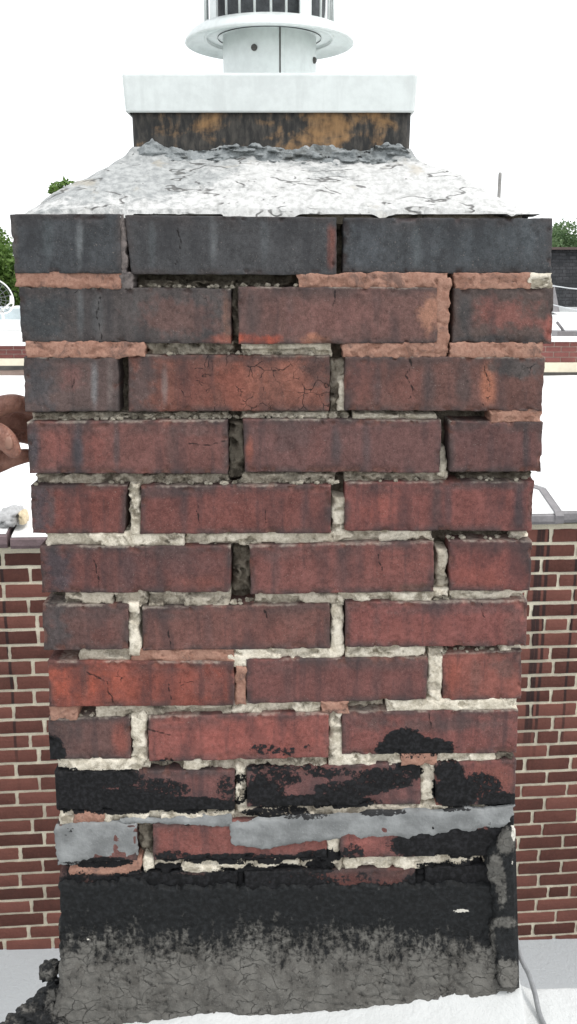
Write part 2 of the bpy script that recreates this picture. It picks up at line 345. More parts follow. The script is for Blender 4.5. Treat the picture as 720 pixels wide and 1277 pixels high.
def crackdist(r, i, U, V):
    d = np.full(U.shape, 30.0)
    for pl_ in CRACKS.get((r, i), []):
        for (x0, y0), (x1, y1) in zip(pl_[:-1], pl_[1:]):
            t = np.clip(((U-x0)*(x1-x0)+(V-y0)*(y1-y0))/((x1-x0)**2+(y1-y0)**2), 0, 1); d = np.minimum(d, np.hypot(U-x0-t*(x1-x0), V-y0-t*(y1-y0)))
    return d
CRK = {(2,1): .6, (2,2): .35, (1,0): .25, (5,0): .25, (7,0): .3, (3,1): .15, (8,1): .12}
front_bricks = []
def front_brick(r, i):
    tl, tr, br, bl, c = ROWS[r][i]
    L = 0.5*(tr[0]-tl[0]+br[0]-bl[0])*0.00078; H = 0.5*(bl[1]-tl[1]+br[1]-tr[1])*0.00078
    a = axis(L, 0.0019, 0.0045); b = axis(H, 0.0019, 0.0045)
    S, T = np.meshgrid(a, b)
    U = (1-T)*((1-S)*tl[0]+S*tr[0])+T*((1-S)*bl[0]+S*br[0])
    V = (1-T)*((1-S)*tl[1]+S*tr[1])+T*((1-S)*bl[1]+S*br[1])
    sd_ = r*7+i*3
    wob = 1.0
    U2 = U+((fbm(V/9, U/40+sd_, 1, 3)-.5)*2.2)*wob*(np.abs(S-.5)*2)**6; V2 = V+((fbm(U/11, V/40+sd_, 2, 3)-.5)*1.7)*(np.abs(T-.5)*2)**4
    X, _, Z = P(U2, V2)
    d = np.minimum(np.minimum(S, 1-S)*L, np.minimum(T, 1-T)*H)
    rad = 0.0007+0.0024*fbm(U/22, V/22, 3, 3)**1.3
    q = np.clip(1-d/rad, 0, 1); Y = rad*(1-np.sqrt(np.maximum(0, 1-q*q)))*0.9
    Y += (fbm(U/28, V/28, 4, 4)-.5)*0.0016+(fbm(U/5, V/5, 5, 3)-.5)*0.0009
    chip = sst(0.62, 0.70, fbm(U/13+sd_, V/13, 6, 4))*sst(0.008, 0.001, d)
    Y += chip*0.0035
    prd = (((r*5+i*3) % 7)-3)*0.0007; tilt = ((r*3+i) % 5-2)*0.0006
    Y += prd+tilt*(S-.5)
    C = np.zeros(U.shape+(3,))+s2l(c)*KAL
    wu = (fbm(U/13, V/13, 1, 4, .75)-.5)*2.0
    for (rr, ii, cu, cv, ru, rv, cc, st) in BL:
        if rr == r and ii == i:
            dd = np.sqrt(((U-cu)/ru)**2+((V-cv)/rv)**2)+wu*(.35 if ru < 13 else 1)
            f = st*(1-sst(0.35, 1.25, dd)); C = C*(1-f[..., None])+s2l(cc)*KAL*f[..., None]
    # rim soot, chipped fresh clay
    e = np.maximum((1-sst(0.0, 0.009, d))*sst(.30, .62, fbm(U/20, V/20, 2, 4))*0.75, (1-sst(0, .020, T*H))*sst(.42, .66, fbm(U/36, V/14, 3, 4))*.6)
    C = C*(1-e[..., None])+s2l((66, 60, 60))*KAL*e[..., None]
    ck = chip[..., None]*(.10 if r < 2 else .35); C = C*(1-ck)+s2l((140, 90, 76))*KAL*ck
    lum = (C*np.array([.3, .55, .15])).sum(-1, keepdims=True); C = (C*.84+lum*.16)*np.array([1.0, 1.0, .97])
    dust_lit_rim = 0.62*sst(0.0045, 0.0, T*H)*sst(.3, .6, fbm(U/30, V/30, 7, 2))*(1 if r > 0 else .4)+0.30*sst(0.006, 0, (1-T)*H)*sst(.45, .7, fbm(U/26, V/30, 0, 2))  # top-edge term paints the lit ledge rim along with mortar dust
    dust_lit_rim += 0.35*sst(0.004, 0, np.minimum(S, 1-S)*L)*sst(.45, .7, fbm(U/30, V/12, 5, 2))
    if r >= 9: dust_lit_rim *= .3
    crk = np.zeros_like(U)+CRK.get((r, i), 0.0)
    if (r, i) == (2, 1): crk = crk*sst(200, 260, U)
    depth = 0.2 if (tr[0]-tl[0]) < 180 else 0.096
    return sheet('brick', X, Z, Y, depth, M_BRICK, chimney, {'col': C, 'tar': tarf(U, V), 'dust_lit_rim': dust_lit_rim, 'crk': crk, 'cdist': crackdist(r, i, U+(fbm(U/7, V/7, 3, 2)-.5)*6, V)})
for r in range(len(ROWS)):
    for i in range(3): front_brick(r, i)

# mortar pieces
def hseg(j, u0, u1, typ, rec=None, t0=0.0, t1=1.0):
    n = max(6, int((u1-u0)/1.6)); m = 12
    S, T = np.meshgrid(np.linspace(0, 1, n), np.linspace(t0, t1, m))
    U = u0+(u1-u0)*S
    top = BOTC[j](U)-1.5 if j >= 0 else TOPC[0](U)-10; bot = TOPC[j+1](U)+1.5
    piece(U, top+(bot-top)*T, S, np.linspace(0, 1, m)[:, None]+0*S, typ, rec)
def vseg(r, u0, u1, typ, v0=None, v1=None, rec=None):
    va = v0 if v0 is not None else float(TOPC[r](u0))-1; vb = v1 if v1 is not None else float(BOTC[r](u0))+1
    n = max(5, int((u1-u0)/2)+1); m = max(6, int((vb-va)/2.2))
    S, T = np.meshgrid(np.linspace(0, 1, n), np.linspace(0, 1, m))
    sl = (360-0.5*(u0+u1))*0.00007*(vb-va)
    piece(u0-1.2+(u1-u0+2.4)*S+(T-.5)*sl*2, va+(vb-va)*T, S, T, typ, rec)
TY = {'W': (M_MW, 0.0025, 0.0011), 'G': (M_MG, 0.015, 0.008), 'S': (M_MS, 0.0002, 0.0009), 'C': (M_MSG, 0.0000, 0.0009), 'R': (M_CORE, 0.020, 0.012), 'F': (M_MG, 0.003, 0.0010)}
def piece(U, V, S, T, typ, rec):
    mat, rc, amp = TY[typ]; rc = rc if rec is None else rec
    L = (U.max()-U.min())*0.00078; H = (V.max()-V.min())*0.00078
    k = int(U[0, 0]) % 97
    U2 = U+(fbm(V/7+k, U/30, 1, 3)-.5)*7*(np.abs(S-.5)*2)**3
    V2 = V+(fbm(U/9+k, V/30, 2, 3)-.5)*4.5*(np.abs(T-.5)*2)**3
    X, _, Z = P(U2, V2)
    d = np.minimum(np.minimum(S, 1-S)*L, np.minimum(T, 1-T)*H)
    Y = rc+(fbm(U/9+k, V/9, 3, 4)-.5)*amp*2+sst(0.003, 0, d)*(0.0012 if typ in 'SC' else .003)*(fbm(U/8, V/8, 5, 2))
    if typ in 'SC': Y += .0018*sst(.56, .60, fbm(U/13+k, V/9, 6, 4))-.0006
    if typ in 'WF': Y += .006*sst(.54, .58, fbm(U/24+k, V/11, 6, 4))
    else: Y += sst(.62, .75, fbm(U/12+k, V/8, 6, 3))*amp*0.9
    sheet('mortar_joint', X, Z, Y, 0.05, mat, chimney, {'tar': tarf(U, V)*np.where(V < 962, .55, 1.0)})
H = [
 (0,20,150,'S'),(0,150,166,'C'),(0,372,560,'S'),(0,568,662,'S'),(0,660,690,'W',-.0005),(0,168,290,'R',.022,.45,1),(0,292,372,'R',.026,.5,1),
 (1,32,180,'S'),(1,180,290,'G'),(1,300,415,'W',.009),(1,428,556,'S'),(1,561,677,'S'),
 (2,38,284,'G',.012,.35,1),(2,300,412,'W',.010,.4,1),(2,440,546,'W',.008,.5,1),(2,612,676,'S'),
 (3,42,285,'G',.012,.3,1),(3,300,420,'G',.012,.3,1),(3,430,560,'G',.010,.2,1),(3,575,668,'R',.02,.4,1),
 (4,55,230,'W'),(4,230,415,'W',.006),(4,415,540,'W',.007),(4,640,662,'W',.012,.4,1),(4,560,640,'R',.022,.3,1),
 (5,80,140,'F'),(5,142,182,'F'),(5,184,286,'F'),(5,318,420,'F'),(5,422,560,'W'),(5,562,656,'W',.007),
 (6,98,162,'F'),(6,164,292,'S',.002),(6,292,430,'W'),(6,432,530,'W',.003),(6,626,652,'W',.002),(6,536,622,'R',.016,.2,1),
 (7,62,96,'S'),(7,118,290,'F'),(7,290,400,'W',.003),(7,400,434,'S'),(7,436,480,'G'),(7,482,646,'W',.002),
 (8,70,186,'W',.002),(8,228,262,'W'),(8,262,408,'G',.006),(8,410,500,'W',.002),(8,500,546,'S',.001),(8,546,620,'W',.002),(8,186,228,'R',.014),(8,620,641,'R',.007),
 (9,73,92,'W',.001),(9,92,130,'S',.001),(9,130,292,'W',.001),(9,292,520,'F',.003),(9,520,640,'W',.003),
 (10,86,176,'S',.001),(10,178,192,'W'),(10,192,226,'G',.004),(10,226,374,'W',.0008),(10,374,430,'G',.004),(10,430,602,'W',.001),(10,602,640,'G',.004),
]
for h in H: hseg(h[0], h[1], h[2], h[3], *h[4:])
VS = [
 (0,150,156,'C',268,342),(1,545,560,'S',346,440),(1,289,297,'R',None,None,.02),(2,414,430,'G',450,520,.018),(2,424,431,'W',470,512,.008),
 (3,286,302,'R',530,600,.018),(3,549,557,'W',560,596,.008),(4,163,174,'W',604,672,.001),(4,415,430,'W',622,672,.006),
 (5,290,311,'R',690,745,.02),(5,546,557,'F',686,728,.002),(5,542,560,'G',726,745,.008),
 (6,161,173,'W',752,818,.001),(6,414,427,'W',745,815,.003),(7,295,306,'S',832,880,.001),(7,284,312,'W',806,834,.002),(7,535,551,'W',812,880,.002),
 (8,165,181,'W',888,958,.001),(8,411,426,'W',882,950,.002),(9,294,306,'W',955,1014,.002),(9,526,543,'W',950,1000,.003),
 (10,172,189,'R',1030,1072,.014),(10,409,423,'W',1020,1078,.002),(11,298,304,'F',1088,1136,.004),(11,519,529,'F',1083,1130,.004),
]
for q in VS: vseg(q[0], q[1], q[2], q[3], *q[4:])
# flush smear of grey pointing beside the second joint of the top course, salmon smear on course two
def smear(poly_u, poly_v, mat, name, rec=-0.0022, thick=0.004, parent=chimney, seed=0, amp=.0012, extra=None):
    """thin ragged skin over the face: grid of (top curve, bottom curve)"""
    (ua, ta), (ub, tb) = poly_u, poly_v
    n = max(8, int((ua[-1]-ua[0])/2.2)); us = np.linspace(ua[0], ua[-1], n)
    top = np.interp(us, ua, ta)+(fbm(us/34+seed, us*0, 1, 5, .62)-.5)*11; bot = np.interp(us, ub, tb)+(fbm(us/30+seed, us*0+5, 2, 5, .65)-.5)*14
    m = max(8, int(np.max(bot-top)/2.2)); T = np.linspace(0, 1, m)[:, None]; S = np.linspace(0, 1, n)[None, :]+0*T
    V = top[None, :]*(1-T)+bot[None, :]*T; U = us[None, :]+(fbm(V/8+seed, V*0, 3, 3)-.5)*9*(np.abs(S-.5)*2)**6
    X, _, Z = P(U, V)
    d = np.minimum(np.minimum(T, 1-T)*(bot-top)[None, :], np.minimum(S, 1-S)*(us[-1]-us[0]))*0.00078
    Y = rec+(fbm(U/12+seed, V/12, 4, 4)-.5)*amp*2+sst(.004, 0, d)*0.0016
    return sheet(name, X, Z, Y, thick, mat, parent, {'tar': tarf(U, V)*0.0 if extra is None else extra(U, V)})
# rubble core behind the open joints
cu_, cv_ = np.meshgrid(np.linspace(26, 682, 200), np.linspace(272, 1150, 260))
cuu = 360+(cu_-360)*(1-(cv_-272)*0.00019)
X, _, Z = P(cuu, cv_)
sheet('mortar_core', X, Z, 0.034+(fbm(cu_/8, cv_/8, 2, 4)-.5)*0.022, 0.5, M_CORE, chimney, {'tar': np.zeros_like(cu_)})
# loose crumbs on the ledges
cb = MB()
def rock(c, r, sq=0.75):
    vs = []; n = 7
    for zz, rr in ((-.8, .55), (-.2, 1.0), (.45, .85), (.85, .4)):
        for k in range(n):
            a = 2*math.pi*(k+random.random()*.5)/n; q = rr*r*random.uniform(.45, 1.3)
            vs.append((c[0]+q*math.cos(a), c[1]+q*math.sin(a)*.8, c[2]+zz*r*sq*random.uniform(.8, 1.2)))
    fs = [(i*n+k, i*n+(k+1) % n, (i+1)*n+(k+1) % n, (i+1)*n+k) for i in range(3) for k in range(n)]
    cb.add(vs, fs+[tuple(range(n))[::-1], tuple(range(3*n, 4*n))])
def crumbs(j, u0, u1, n, r0=.0016, r1=.0036):
    for k in range(n):
        u = random.uniform(u0, u1); r = random.uniform(r0, r1); y = random.uniform(.003, .02)
        v = float(TOPC[j+1](u)); x, _, z = P(u, v); rock((float(x), y, float(z)+r*.5), r)
for a in [(0,170,370,26),(1,182,425,22),(2,40,284,34),(2,284,304,6),(2,300,440,14),(2,405,445,5,.0035,.006),(3,42,284,30),(3,284,425,30,.002,.005),(3,430,560,14),(3,560,665,12),(4,290,320,6),(4,540,660,12),(5,289,316,8,.002,.004),(5,536,562,8),(6,536,625,16),(2,146,160,5,.002,.004),(7,96,118,4)]:
    crumbs(*a)
M_CR = mortar_mat('mortar_crumb', (0.20, 0.18, 0.14), (0.44, 0.40, 0.33), (0.09, 0.08, 0.06))
tag(cb.build('mortar_crumbs', M_CR, chimney, False), kind='stuff')

# grey sealant band and its patches
M_SEAL = None
def seal_mat():
    m, t, b = newmat('grey_sealant'); g = Nd(t); o = g.obj(); tar = g.attr('tar')
    nA = g.noise(o, 30, 6, 0.6); nB = g.noise(o, 240, 5, 0.65)
    c = g.mix(g.step(nA, .35, .65), (0.15, 0.155, 0.155), (0.25, 0.258, 0.258))
    c = g.mix(g.step(g.noise(o, 500, 3, .6), .62, .72, 0, .5), c, (0.32, 0.33, 0.33))
    tm = g.math('ADD', tar, g.math('MULTIPLY', g.math('SUBTRACT', nB, 0.5), 1.2)); tm = g.math('ADD', tm, g.math('MULTIPLY', g.math('SUBTRACT', nA, 0.5), 1.0))
    c = g.mix(g.step(tm, .5, .58), c, (0.012, 0.012, 0.013))
    g.set(b.inputs['Base Color'], c); g.set(b.inputs['Roughness'], 0.6); b.inputs['Specular IOR Level'].default_value = .35
    g.set(b.inputs['Normal'], g.bump(g.math('ADD', nA, g.math('MULTIPLY', nB, .5)), .6, .003))
    return m
M_SEAL = seal_mat()
def blot(lst):
    def f(U, V):
        a = np.zeros_like(U)
        for cu, cv, ru, rv, s in lst: a = np.maximum(a, s*(1-sst(.5, 1.2, np.sqrt(((U-cu)/ru)**2+((V-cv)/rv)**2))))
        return a
    return f
smear(([70,110,172], [1030,1026,1026]), ([70,110,150,172], [1080,1074,1072,1066]), M_SEAL, 'sealant_patch', seed=1, extra=blot([(85,1036,14,8,.5),(120,1075,60,5,.6)]))
smear(([288,330,420,520,600,642], [1026,1019,1015,1012,1008,1004]), ([288,330,400,470,540,600,642], [1052,1057,1046,1043,1042,1036,1030]), M_SEAL, 'sealant_band', rec=-.003, seed=3,
      extra=blot([(470,1012,50,5,.75),(560,1008,40,4,.7),(380,1018,40,4,.7),(610,1030,8,8,.4)]))
smear(([150,220,290], [1022,1018,1014]), ([150,220,290], [1030,1028,1030]), M_SEAL, 'sealant_band', rec=-.001, seed=5, extra=blot([(200,1030,60,4,.6)]))
smear(([500,560,606], [1040,1040,1034]), ([500,560,606], [1048,1046,1050]), M_SEAL, 'sealant_band', rec=-.001, seed=8, extra=blot([(560,1046,60,4,.6)]))

# tar flashing at the foot, alligatored grey over black
def tar_mat():
    m, t, b = newmat('cracked_roof_tar'); g = Nd(t); o = g.obj(); gr = g.attr('grey'); wh = g.attr('white')
    nA = g.noise(o, 38, 6, 0.65); nB = g.noise(o, 200, 5, 0.65); nC = g.noise(o, 700, 3, .6)
    nv = g.n('TexNoise', None, Vector=o, Scale=45.0, Detail=4.0).outputs[1]
    sc = g.n('VectorMath', {'operation': 'SCALE'}, i0=nv); sc.inputs['Scale'].default_value = 0.02
    wv = g.n('VectorMath', {'operation': 'ADD'}, i0=o, i1=sc.outputs[0]).outputs[0]
    wv = g.mapping(wv, (1.0, 1.0, 2.2))
    vo = g.n('TexVoronoi', {'feature': 'DISTANCE_TO_EDGE'}, Vector=wv, Scale=40.0)
    crack = g.math('MULTIPLY', g.math('MULTIPLY', g.step(vo.outputs[0], .034, .006), g.step(nA, .44, .60)), gr)
    gm = g.math('ADD', gr, g.math('MULTIPLY', g.math('SUBTRACT', nB, .5), 1.2)); gm = g.math('ADD', gm, g.math('MULTIPLY', g.math('SUBTRACT', nA, .5), 1.0))
    br_ = g.noise(g.mapping(o, (1, 1, .22)), 150, 4, .65); gm = g.math('ADD', gm, g.math('MULTIPLY', g.math('SUBTRACT', br_, .5), 1.1))
    gm = g.step(gm, .38, .80)
    grey = g.mix(g.step(nA, .35, .65), (0.076, 0.072, 0.065), (0.128, 0.123, 0.112)); grey = g.mix(g.step(nC, .55, .7, 0, .45), grey, (0.19, 0.187, 0.175))
    c = g.mix(gm, g.mix(g.step(nB, .4, .7), (0.006, 0.0065, 0.007), (0.016, 0.0175, 0.019)), grey)
    c = g.mix(g.math('MULTIPLY', crack, .6), c, (0.014, 0.014, 0.013))
    wm = g.math('ADD', wh, g.math('MULTIPLY', g.math('SUBTRACT', nB, .5), 1.2)); wm = g.step(wm, .5, .6)
    c = g.mix(wm, c, g.mix(nA, (0.5, .47, .4), (.7, .68, .62)))
    g.set(b.inputs['Base Color'], c); g.set(b.inputs['Roughness'], g.mix(gm, (.55,)*3, (.9,)*3)); b.inputs['Specular IOR Level'].default_value = .2
    h = g.math('SUBTRACT', g.math('ADD', g.math('MULTIPLY', nB, .7), g.math('MULTIPLY', nC, .25)), g.math('MULTIPLY', crack, .9))
    h = g.math('ADD', h, g.math('MULTIPLY', gm, .6))
    g.set(b.inputs['Normal'], g.bump(h, .8, .0026))
    return m
M_TAR = tar_mat()
def voro(x, y, s):
    xi = np.floor(x).astype(int); yi = np.floor(y).astype(int); d1 = np.full(x.shape, 9.); d2 = np.full(x.shape, 9.)
    for a in (-1, 0, 1):
        for b_ in (-1, 0, 1):
            px = xi+a+_T[s][(xi+a) & 255, (yi+b_) & 255]; py = yi+b_+_T[s+1][(xi+a) & 255, (yi+b_) & 255]
            d = np.hypot(px-x, py-y); d2 = np.where(d < d1, d1, np.minimum(d2, d)); d1 = np.minimum(d1, d)
    return d2-d1
def toeY(u, v): return -0.004-0.034*sst(1150, 1282, v)
EDGE_B = ([40,200,265,340,420,500,560,600,648,700], [1290,1273,1263,1266,1261,1251,1241,1241,1237,1240])   # where the white roof coat laps over the tar
fu = np.linspace(0, 1, 300); fv = np.linspace(0, 1, 130)
S, T = np.meshgrid(fu, fv)
uL = np.interp(T, [0, .5, .75, 1], [75, 75, 72, 56]); uR = np.interp(T, [0, 1], [641, 648])
U = uL+(uR-uL)*S
tp = np.interp(U, [70,176,182,226,374,430,600,645], [1100,1098,1104,1106,1104,1104,1102,1092])+(fbm(U/9, U*0, 1, 4)-.5)*12
V = tp+(1296-tp)*T
U = U+(fbm(V/7, V*0+3, 2, 3)-.5)*6*(np.abs(S-.5)*2)**8
Y = toeY(U, V)
wx = U/24+(fbm(U/30, V/30, 2, 3)-.5)*1.6; wy = V/12+(fbm(U/30, V/30, 3, 3)-.5)*1.6
lum = sst(1135, 1175, V)
Y += sst(.16, .02, voro(wx, wy, 2))*.0016*lum*sst(.45, .65, fbm(U/40, V/40, 6, 2)) - lum*(fbm(U/20, V/16, 4, 4)-.5)*.005 - (fbm(U/8, V/8, 5, 3)-.5)*.0026
dE = np.minimum(np.minimum(S, 1-S)*570, T*200)
Y += sst(5, 0, dE)*.003
X, Yp, Z = P(U, V, Y)
grey = 0.08+0.50*sst(1115, 1185, V+(fbm(U/40, V/60, 1, 3)-.5)*50)+0.34*sst(1165, 1225, V)-.12*sst(330, 100, U)*sst(1200, 1150, V)-.2*sst(480,600,U)*sst(1190,1140,V)
white = blot([(575,1136,14,3,.75),(110,1172,3,3,.5)])(U, V)
nv_, nu_ = U.shape
verts = np.stack([X, Y, Z], -1).reshape(-1, 3)
ring = np.concatenate([np.arange(nu_), np.arange(1, nv_)*nu_+nu_-1]); 
sheet('tar_flashing', X, Z, Y, 0.03, M_TAR, chimney, {'grey': grey, 'white': white})
# lapped vertical strip of flashing at the corner
S, T = np.meshgrid(np.linspace(0, 1, 22), np.linspace(0, 1, 110))
V = 1034+(1232-1034)*T; uL = np.interp(V, [1034,1062,1080,1120,1160,1200,1232], [632,608,606,616,612,618,622])+(fbm(V/8, V*0, 1, 3)-.5)*9
uR = np.interp(V, [1034,1232], [643,648]); U = uL+(uR-uL)*S
Y = toeY(U, V)-.006-(fbm(U/9, V/12, 2, 3)-.5)*.004+sst(.15, 0, np.minimum(S, 1-S))*.003
g_ = blot([(632,1050,16,20,.9),(618,1085,14,24,.95),(625,1105,10,30,.8),(630,1150,22,9,.8),(612,1180,10,40,.8),(634,1215,22,24,.9)])(U, V)
X, _, Z = P(U, V, Y)
sheet('flashing_strip', X, Z, Y, 0.02, M_TAR, chimney, {'grey': .12+g_*.75, 'white': blot([(641,1040,4,12,.7),(640,1075,3,10,.5)])(U, V)})

# bricks of the other three faces and shaft below the roof line
zt = [float(P(360, TOPC[r](360))[2]) for r in range(12)]; zb = [float(P(360, BOTC[r](360))[2]) for r in range(12)]
XLr = [float(P(ROWS[r][0][0][0]+1, ROWS[r][0][0][1]+30)[0]) for r in range(12)]; XRr = [float(P(ROWS[r][2][1][0]-1, ROWS[r][2][1][1]+30)[0]) for r in range(12)]
M_SIDE = None
def plain_brick_mat(name, c, streak=False, rnd=.35, sooty=0.25):
    m, t, b = newmat(name); g = Nd(t); o = g.n('NewGeometry').outputs['Position']
    rn = g.n('ObjectInfo').outputs['Random']
    nA = g.noise(o, 9, 6, .6); nB = g.noise(o, 90, 5, .65)
    k = g.math('ADD', g.math('MULTIPLY', rn, rnd), g.math('ADD', g.math('MULTIPLY', nA, .6), g.math('MULTIPLY', nB, .5)))
    k = g.step(k, .35, 1.05+rnd*.5, .55, 1.5)
    cc = g.mix(1.0, c, g.n('CombineColor', None, Red=k, Green=k, Blue=k).outputs[0], 'MULTIPLY')
    cc = g.mix(g.step(g.noise(o, 5, 6, .7), .5, .75, 0, sooty), cc, (.035, .03, .03))
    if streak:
        # narrow dark vertical streaks, fading out downward
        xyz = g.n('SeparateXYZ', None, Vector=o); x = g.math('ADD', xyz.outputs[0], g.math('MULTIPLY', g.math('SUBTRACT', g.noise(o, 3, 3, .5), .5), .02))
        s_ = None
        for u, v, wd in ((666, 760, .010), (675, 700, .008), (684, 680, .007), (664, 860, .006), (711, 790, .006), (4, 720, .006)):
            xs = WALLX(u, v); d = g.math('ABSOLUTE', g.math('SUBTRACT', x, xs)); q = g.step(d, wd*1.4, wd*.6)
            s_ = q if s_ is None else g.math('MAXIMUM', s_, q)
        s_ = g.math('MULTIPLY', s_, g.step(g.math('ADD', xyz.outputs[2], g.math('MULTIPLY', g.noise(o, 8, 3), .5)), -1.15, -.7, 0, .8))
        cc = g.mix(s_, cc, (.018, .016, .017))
    g.set(b.inputs['Base Color'], cc); g.set(b.inputs['Roughness'], .88); b.inputs['Specular IOR Level'].default_value = .25
    g.set(b.inputs['Normal'], g.bump(nB, .7, .003))
    return m
M_SIDE = plain_brick_mat('chimney_side_brick', (.13, .062, .052), sooty=.7)
def chamfer_box(name, L, Wd, Hh, c=.003, seed=0):
    rr = random.Random(seed); vs = []; 
    for sx in (-1, 1):
        for sy in (-1, 1):
            for sz in (-1, 1):
                for k in range(3):
                    p = [sx*L/2, sy*Wd/2, sz*Hh/2]
                    for a in range(3):
                        if a != k: p[a] -= (sx, sy, sz)[a]*c*rr.uniform(.5, 1.8)
                    vs.append(p)
    I = lambda sx, sy, sz, k: ((sx > 0)*4+(sy > 0)*2+(sz > 0))*3+k
    fs = []
    for k in range(3):
        o1, o2 = (k+1) % 3, (k+2) % 3
        for s in (-1, 1):
            q = []
            for a, b_ in ((-1, -1), (1, -1), (1, 1), (-1, 1)):
                t = [0, 0, 0]; t[k] = s; t[o1] = a; t[o2] = b_; q.append(I(*t, k))
            fs.append(q if s > 0 else q[::-1])
    for k in range(3):       # edge chamfers along axis k
        o1, o2 = (k+1) % 3, (k+2) % 3
        for a in (-1, 1):
            for b_ in (-1, 1):
                t0 = [0, 0, 0]; t1 = [0, 0, 0]; t0[k] = -1; t1[k] = 1
                for t in (t0, t1): t[o1] = a; t[o2] = b_
                fs.append([I(*t0, o1), I(*t1, o1), I(*t1, o2), I(*t0, o2)])
    for sx in (-1, 1):
        for sy in (-1, 1):
            for sz in (-1, 1): fs.append([I(sx, sy, sz, 0), I(sx, sy, sz, 1), I(sx, sy, sz, 2)])
    me = bpy.data.meshes.new(name); me.from_pydata(vs, [], fs)
    import bmesh
    bm = bmesh.new(); bm.from_mesh(me); bmesh.ops.recalc_face_normals(bm, faces=bm.faces); bm.to_mesh(me); bm.free()
    return me
side_me = chamfer_box('brick', 1, 1, 1, .0, 1); side_me.materials.append(M_SIDE)
def side_brick(x0, x1, y0, y1, z0, z1):
    o = bpy.data.objects.new('brick', side_me); COL.objects.link(o); par(o, chimney)
    o.location = ((x0+x1)/2, (y0+y1)/2, (z0+z1)/2); o.scale = (x1-x0, y1-y0, z1-z0)
DEP = 0.52
for r in range(12):
    xl, xr = XLr[r], XRr[r]
    hl = (ROWS[r][0][1][0]-ROWS[r][0][0][0]) < 180; hr = (ROWS[r][2][1][0]-ROWS[r][2][0][0]) < 180
    for (xx, sgn, half) in ((xl, 1, hl), (xr, -1, hr)):
        ys = [0.209, 0.415] if half else [0.105, 0.311]
        for k, y0 in enumerate(ys):
            y1 = min(y0+.197, DEP)
            if y1-y0 > .03: side_brick(min(xx, xx+sgn*.096)+(.001*((r+k) % 3)), max(xx, xx+sgn*.096), y0, y1, zb[r], zt[r])
    a = xl+.104
    while a < xr-.13:
        b_ = min(a+.197, xr-.104); side_brick(a, b_, DEP-.096, DEP-.002*(r % 3), zb[r], zt[r]); a = b_+.009
M_SHAFT = simple('chimney_shaft', (.10, .055, .048), .9, .35, 12, .002)
mb = MB(); mb.box((XLr[11]+.006, .006, -2.3), (XRr[11]-.006, DEP-.006, zb[11]-.002)); mb.build('shaft', M_SHAFT, chimney)
mb = MB(); mb.box((XLr[11]+.03, .06, zb[11]-.001), (XRr[11]-.03, DEP-.02, zt[0]-.004)); mb.build('mortar_core', M_CORE, chimney)

# ------------------------------------------------------------------ crown, flue liner
FY = 0.112
fx0 = float(P(164, 170, FY)[0]); fx1 = float(P(513, 170, FY)[0]); fyb = FY+(fx1-fx0)
zfl = float(P(338, 199, FY)[2]); zed = float(P(340, 263, 0.004)[2]); zcap = float(P(338, 139, FY)[2])
def crown_mat():
    m, t, b = newmat('peeling_crown_coat'); g = Nd(t); o = g.obj(); ct = g.attr('coat'); dk = g.attr('dash')
    nA = g.noise(o, 22, 6, .65); nB = g.noise(o, 150, 5, .65); nC = g.noise(o, 600, 3, .6)
    cm = g.math('ADD', ct, g.math('MULTIPLY', g.math('SUBTRACT', nA, .5), 1.3)); cm = g.math('ADD', cm, g.math('MULTIPLY', g.math('SUBTRACT', nB, .5), .4))
    cm = g.step(cm, .40, .64)
    cem = g.mix(g.step(nB, .35, .65), (.26, .27, .27), (.42, .43, .425)); wht = g.mix(g.step(nB, .3, .6), (.38, .38, .37), (.56, .56, .55))
    c = g.mix(cm, cem, wht)
    tan = g.step(g.noise(o, 18, 4, .6, .5), .58, .70, 0, .5); c = g.mix(tan, c, (.36, .31, .23))
    n1 = g.noise(g.mapping(o, (1, 2.4, 2.4)), 11, 3, .6, .1); n2 = g.noise(o, 26, 3, .6)
    l1 = g.math('MULTIPLY', g.step(g.math('ABSOLUTE', g.math('SUBTRACT', n1, .5)), .016, .004), g.step(n2, .46, .54))
    n3 = g.noise(g.mapping(o, (1, 2.0, 2.0), (0, 0, .4)), 60, 2, .5, .1)
    l2 = g.math('MULTIPLY', g.step(g.math('ABSOLUTE', g.math('SUBTRACT', n3, .5)), .030, .008), g.step(g.noise(o, 40, 3, .6), .62, .67))
    dk = g.math('MAXIMUM', l1, l2)
    c = g.mix(g.math('MULTIPLY', dk, .8), c, (.06, .057, .053))
    g.set(b.inputs['Base Color'], c); g.set(b.inputs['Roughness'], .8)
    h = g.math('ADD', g.math('MULTIPLY', nB, .5), g.math('ADD', g.math('MULTIPLY', nC, .2), g.math('MULTIPLY', cm, .5)))
    h = g.math('SUBTRACT', h, dk)
    g.set(b.inputs['Normal'], g.bump(h, .7, .002))
    return m
M_CROWN = crown_mat()
cxL = float(P(19, 264, .005)[0]); cxR = float(P(669, 267, .005)[0])
n = 230
S, T = np.meshgrid(np.linspace(0, 1, n), np.linspace(0, 1, n))
Xc = cxL+(cxR-cxL)*S; Yc = 0.004+(DEP-.008)*T
bw = (np.maximum(np.abs(S-.5), np.abs(T-.5))*2)**10
Xc = Xc+(fbm(T*30, S*4, 1, 3)-.5)*.014*bw; Yc = Yc+(fbm(S*34, T*4, 2, 4)-.5)*.012*bw
tx = np.where(Xc < fx0, (fx0-Xc)/(fx0-cxL), np.where(Xc > fx1, (Xc-fx1)/(cxR-fx1), 0)); ty = np.where(Yc < FY, (FY-Yc)/(FY-.004), np.where(Yc > fyb, (Yc-fyb)/(DEP-.004-fyb), 0))
tx = np.clip(tx, 0, 1); ty = np.clip(ty, 0, 1)
t_ = np.clip((tx**5+ty**5)**(1/5), 0, 1.05)
Zc = zed+(zfl-zed)*(1-t_**1.25)
df = np.hypot(np.maximum(0, np.maximum(fx0-Xc, Xc-fx1)), np.maximum(0, np.maximum(FY-Yc, Yc-fyb)))
